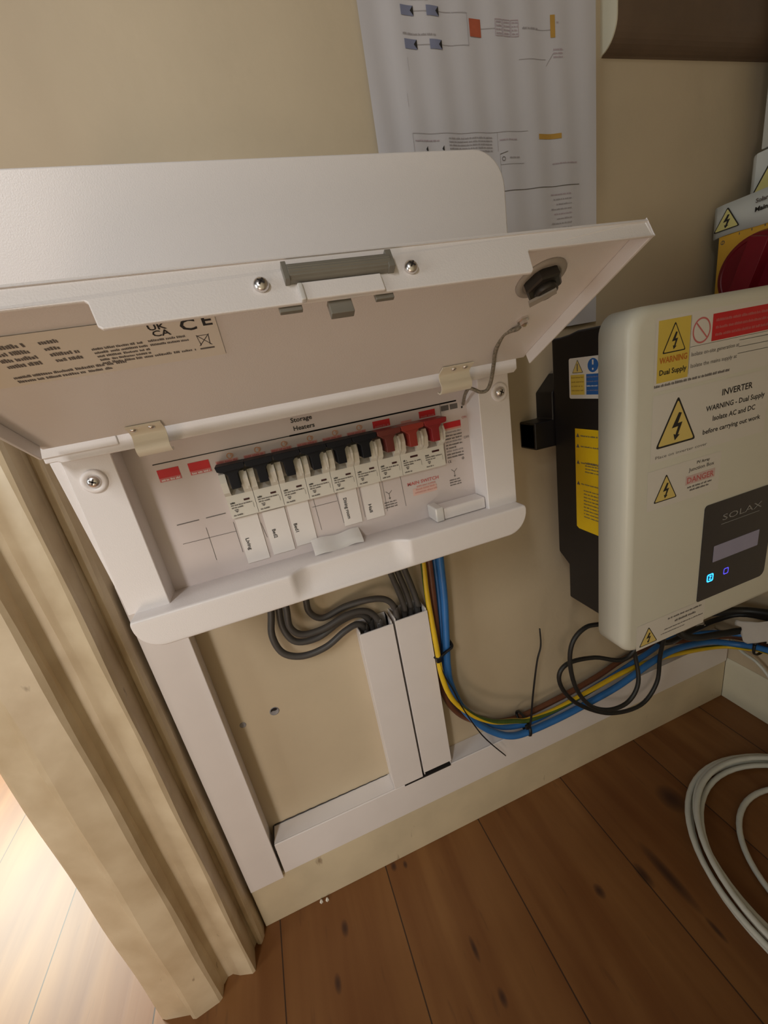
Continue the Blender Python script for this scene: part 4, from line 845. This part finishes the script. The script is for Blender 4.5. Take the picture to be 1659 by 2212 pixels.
d.line(0.3250, -0.0215, 0.4150, -0.0215, 0.0003, ink_soft)
d.text('Isolate on-site generation at', 0.3262, -0.0285, 0.0042, ink_soft, 0.0004, width=0.0515); d.text('Isolate the mains supply at', 0.3262, -0.0370, 0.0042, ink_soft, 0.0004, width=0.0500)
for u0, u1, v in ((0.3775, 0.414, -0.0240), (0.3775, 0.414, -0.0290), (0.3770, 0.414, -0.0340)): d.line(u0, v, u1, v - 0.0004, 0.0004, ink_soft)
d.scrawl(0.2905, 0.3700, -0.0462, 0.0022, ink_soft, seed=410, gap=0.2)
mb.build('dual_supply_label', inv, label='yellow, white and red dual supply label')
mb, d = FD()
d.rect(0.2900, 0.4200, -0.1055, -0.0520, label_film, 0.0002)
d.tri(0.3160, -0.0945, 0.0435, 0.0388, tri_yellow, 0.0003)
for t, u, v, wdt, sz in (('INVERTER', 0.3812, -0.0645, 0.0355, 0.0072), ('WARNING - Dual Supply', 0.3812, -0.0745, 0.0680, 0.0060), ('Isolate AC and DC', 0.3802, -0.0835, 0.0500, 0.0060), ('before carrying out work', 0.3792, -0.0930, 0.0680, 0.0056)):
    d.text(t, u, v, sz, ink, 0.0003, align='C', width=wdt, bold=True)
d.text('Place on inverter cover', 0.2945, -0.1028, 0.0036, ink_soft, 0.0003, width=0.0570)
mb.build('inverter_label', inv, label='label reading INVERTER with a large yellow triangle')
mb, d = FD()
d.rect(0.2880, 0.3700, -0.1465, -0.1120, label_film, 0.0002); d.tri(0.3080, -0.1410, 0.0262, 0.0235, tri_yellow, 0.0003)
d.text('PV Array', 0.3490, -0.1170, 0.0036, ink, 0.0003, align='C', width=0.0150, bold=True); d.text('Junction Box', 0.3478, -0.1220, 0.0044, ink_soft, 0.0003, align='C', width=0.0290, bold=True)
d.rect(0.3300, 0.3640, -0.1335, -0.1255, mat('danger_band', (0.66, 0.50, 0.48), 0.5, noise=0.05), 0.0003); d.text('DANGER', 0.3470, -0.1322, 0.0072, ink_redlt, 0.0004, align='C', width=0.0315, bold=True)
d.scrawl(0.3325, 0.3610, -0.1368, 0.0018, ink_soft, seed=420); d.scrawl(0.3355, 0.3580, -0.1398, 0.0018, ink_soft, seed=421)
mb.build('danger_label', inv, label='label reading DANGER with a small triangle')
mb, d = FD()
d.rect(0.2820, 0.3680, -0.2862, -0.2590, label_film, 0.0002); d.tri(0.2965, -0.2835, 0.0225, 0.0195, tri_yellow, 0.0003)
d.scrawl(0.3200, 0.3631, -0.2650, 0.0020, ink_soft, seed=430); d.scrawl(0.3290, 0.3560, -0.2705, 0.0026, ink_soft, seed=431); d.scrawl(0.3160, 0.3660, -0.2755, 0.0014, ink_soft, seed=432); d.scrawl(0.3120, 0.3420, -0.2795, 0.0012, ink_soft, seed=433)
mb.build('lower_label', inv, label='small warning label at the bottom edge')
mb = MB()
dp = rrect(0.3560, 0.4478, -0.2590, -0.1595, 0.004, 0.004, 0.007, 0.002)
mb.prism([S(x, iyf, z) for x, z in dp], UY * -0.0006, UY * 0.002, display_black)
disp = mb.build('display', inv, label='dark glossy display panel')
mb = MB(); d = Decal(mb, S(0, iyf - 0.0006, 0), *FRONT); d.poly(rrect(0.3715, 0.4320, -0.2205, -0.2035, .0008, .0008, .0008, .0008), lcd, 0.0002); mb.build('screen', disp, label='pale screen window')
mb = MB(); d = Decal(mb, S(0, iyf - 0.0006, 0), *FRONT); d.text('SOLAX', 0.3785, -0.1795, 0.0085, logo_grey, 0.0002, width=0.052); d.line(0.3780, -0.1830, 0.428, -0.1830, 0.0006, logo_grey); mb.build('logo', disp, label='grey lettering on the display')
def icon(u, v, s, m, z_):
    mb = MB(); d = Decal(mb, S(0, iyf - 0.0006, 0), *FRONT)
    a = rrect(u - s, u + s, v - s, v + s, s * .45, s * .45, s * .45, s * .45, 4); b = rrect(u - s * .72, u + s * .72, v - s * .72, v + s * .72, s * .35, s * .35, s * .35, s * .35, 4); n_ = len(a)
    mb.add([d.p(*q, 0.0002) for q in a + b], [(i, (i + 1) % n_, n_ + (i + 1) % n_, n_ + i) for i in range(n_)], m)
    if z_:
        for l_ in ((-.3, .4, .35, .4), (.35, .4, -.3, -.4), (-.3, -.4, .35, -.4)): d.line(u + l_[0] * s, v + l_[1] * s, u + l_[2] * s, v + l_[3] * s, s * 0.18, m)
    mb.build('indicator_light', disp, label='glowing blue indicator' if z_ else 'dim violet-blue indicator')
icon(0.3706, -0.2365, 0.0042, led_on, True); icon(0.3915, -0.2358, 0.0034, led_dim, False)

# ================================================================ ISOLATORS ON THE RIGHT WALL (facing left)
SR = (-UY, UZ, -UX)
iso = thing('rotary_isolator', S(0.549, 0.31, -0.02), 'red rotary knob switch on a yellow plate, on the wall above the inverter', 'isolator switch')
mb = MB(); mb.box(0.5080, 0.5895, 0.2720, 0.3480, 0.0165, 0.1000, iso_grey); mb.box(0.545, 0.5895, 0.2720, 0.3480, -0.0300, 0.0165, iso_grey); mb.build('isolator_box', iso, bevel=0.003)
mb = MB(); mb.box(0.5058, 0.5080, 0.2710, 0.3495, -0.0100, 0.0720, iso_yellow); yp = mb.build('yellow_plate', iso, bevel=0.0006)
mb = MB(); d = Decal(mb, S(0.5058, 0, 0), *SR); d.ring(-0.3452, 0.0660, 0.0014, 0.0020, ink_soft, 0.0002, 14); d.line(-0.3452, 0.0645, -0.3452, 0.0675, 0.0005, ink_soft)
for k in range(4): d.line(-0.330 + k * 0.011, 0.0685, -0.330 + k * 0.011, 0.0705, 0.0008, ink_soft)
mb.build('plate_marking', yp)
mb = MB(); kc = S(0.5058, 0.3065, 0.0300)
mb.lathe(kc, -UX, [(0.0355, 0.0), (0.0355, 0.004), (0.0340, 0.010), (0.0300, 0.0120), (0.0295, 0.0112)], iso_red, 48)
mb.obox(kc, (-UY * 0.30 + UZ * 0.954), (UY * 0.954 + UZ * 0.30), -UX, -0.030, 0.030, -0.0085, 0.0085, 0.010, 0.0240, iso_red)
mb.build('knob', iso, bevel=0.001, label='dark red round rotary knob')
mb = MB(); d = Decal(mb, S(0.5050, 0, 0), *SR); vs = []
for i in range(25):
    u = i / 24; y = 0.3565 - 0.0880 * u; x = 0.5035 + 0.0012 * math.sin(u * 5)
    if u < 0.12: x += 0.004 * (0.12 - u) / 0.12
    vs += [S(x, y, 0.0712 + 0.0008 * math.sin(u * 8)), S(x, y, 0.1002)]
mb.add(vs, [(2 * i, 2 * i + 2, 2 * i + 3, 2 * i + 1) for i in range(24)], label_blueish, True)
d = Decal(mb, S(0.5032, 0, 0), *SR); d.tri(-0.3412, 0.0765, 0.0245, 0.0202, pale_yellow, 0.0004)
d.text('Solar', -0.3165, 0.0905, 0.0050, ink_soft, 0.0006, bold=True); d.text('Main', -0.3165, 0.0830, 0.0056, ink, 0.0006, bold=True)
o = mb.build('isolator_label', iso, label='white label with a small yellow triangle'); md = o.modifiers.new('s', 'SOLIDIFY'); md.thickness = 0.0003
mb = MB(); mb.box(0.5420, 0.5895, 0.2700, 0.3490, 0.1030, 0.1420, iso_grey)
jb = thing('junction_box', S(0.566, 0.31, 0.103), 'pale box with a large warning triangle, above the rotary switch', 'junction box'); mb.build('box_body', jb, bevel=0.004, seg=3)
mb = MB(); d = Decal(mb, S(0.5418, 0, 0), *SR); d.rect(-0.3440, -0.2760, 0.1035, 0.1405, label_blueish, 0.0003); d.tri(-0.3260, 0.1045, 0.0400, 0.0345, pale_yellow, 0.0004); mb.build('warning_label', jb, label='label with a yellow warning triangle')
mb = MB(); mb.box(0.5420, 0.5895, 0.3020, 0.3415, 0.1425, 0.5500, iso_grey)
ct = thing('cable_conduit', S(0.566, 0.322, 0.1425), 'pale square conduit rising from the box in the right corner', 'conduit'); mb.build('conduit_body', ct, bevel=0.001)
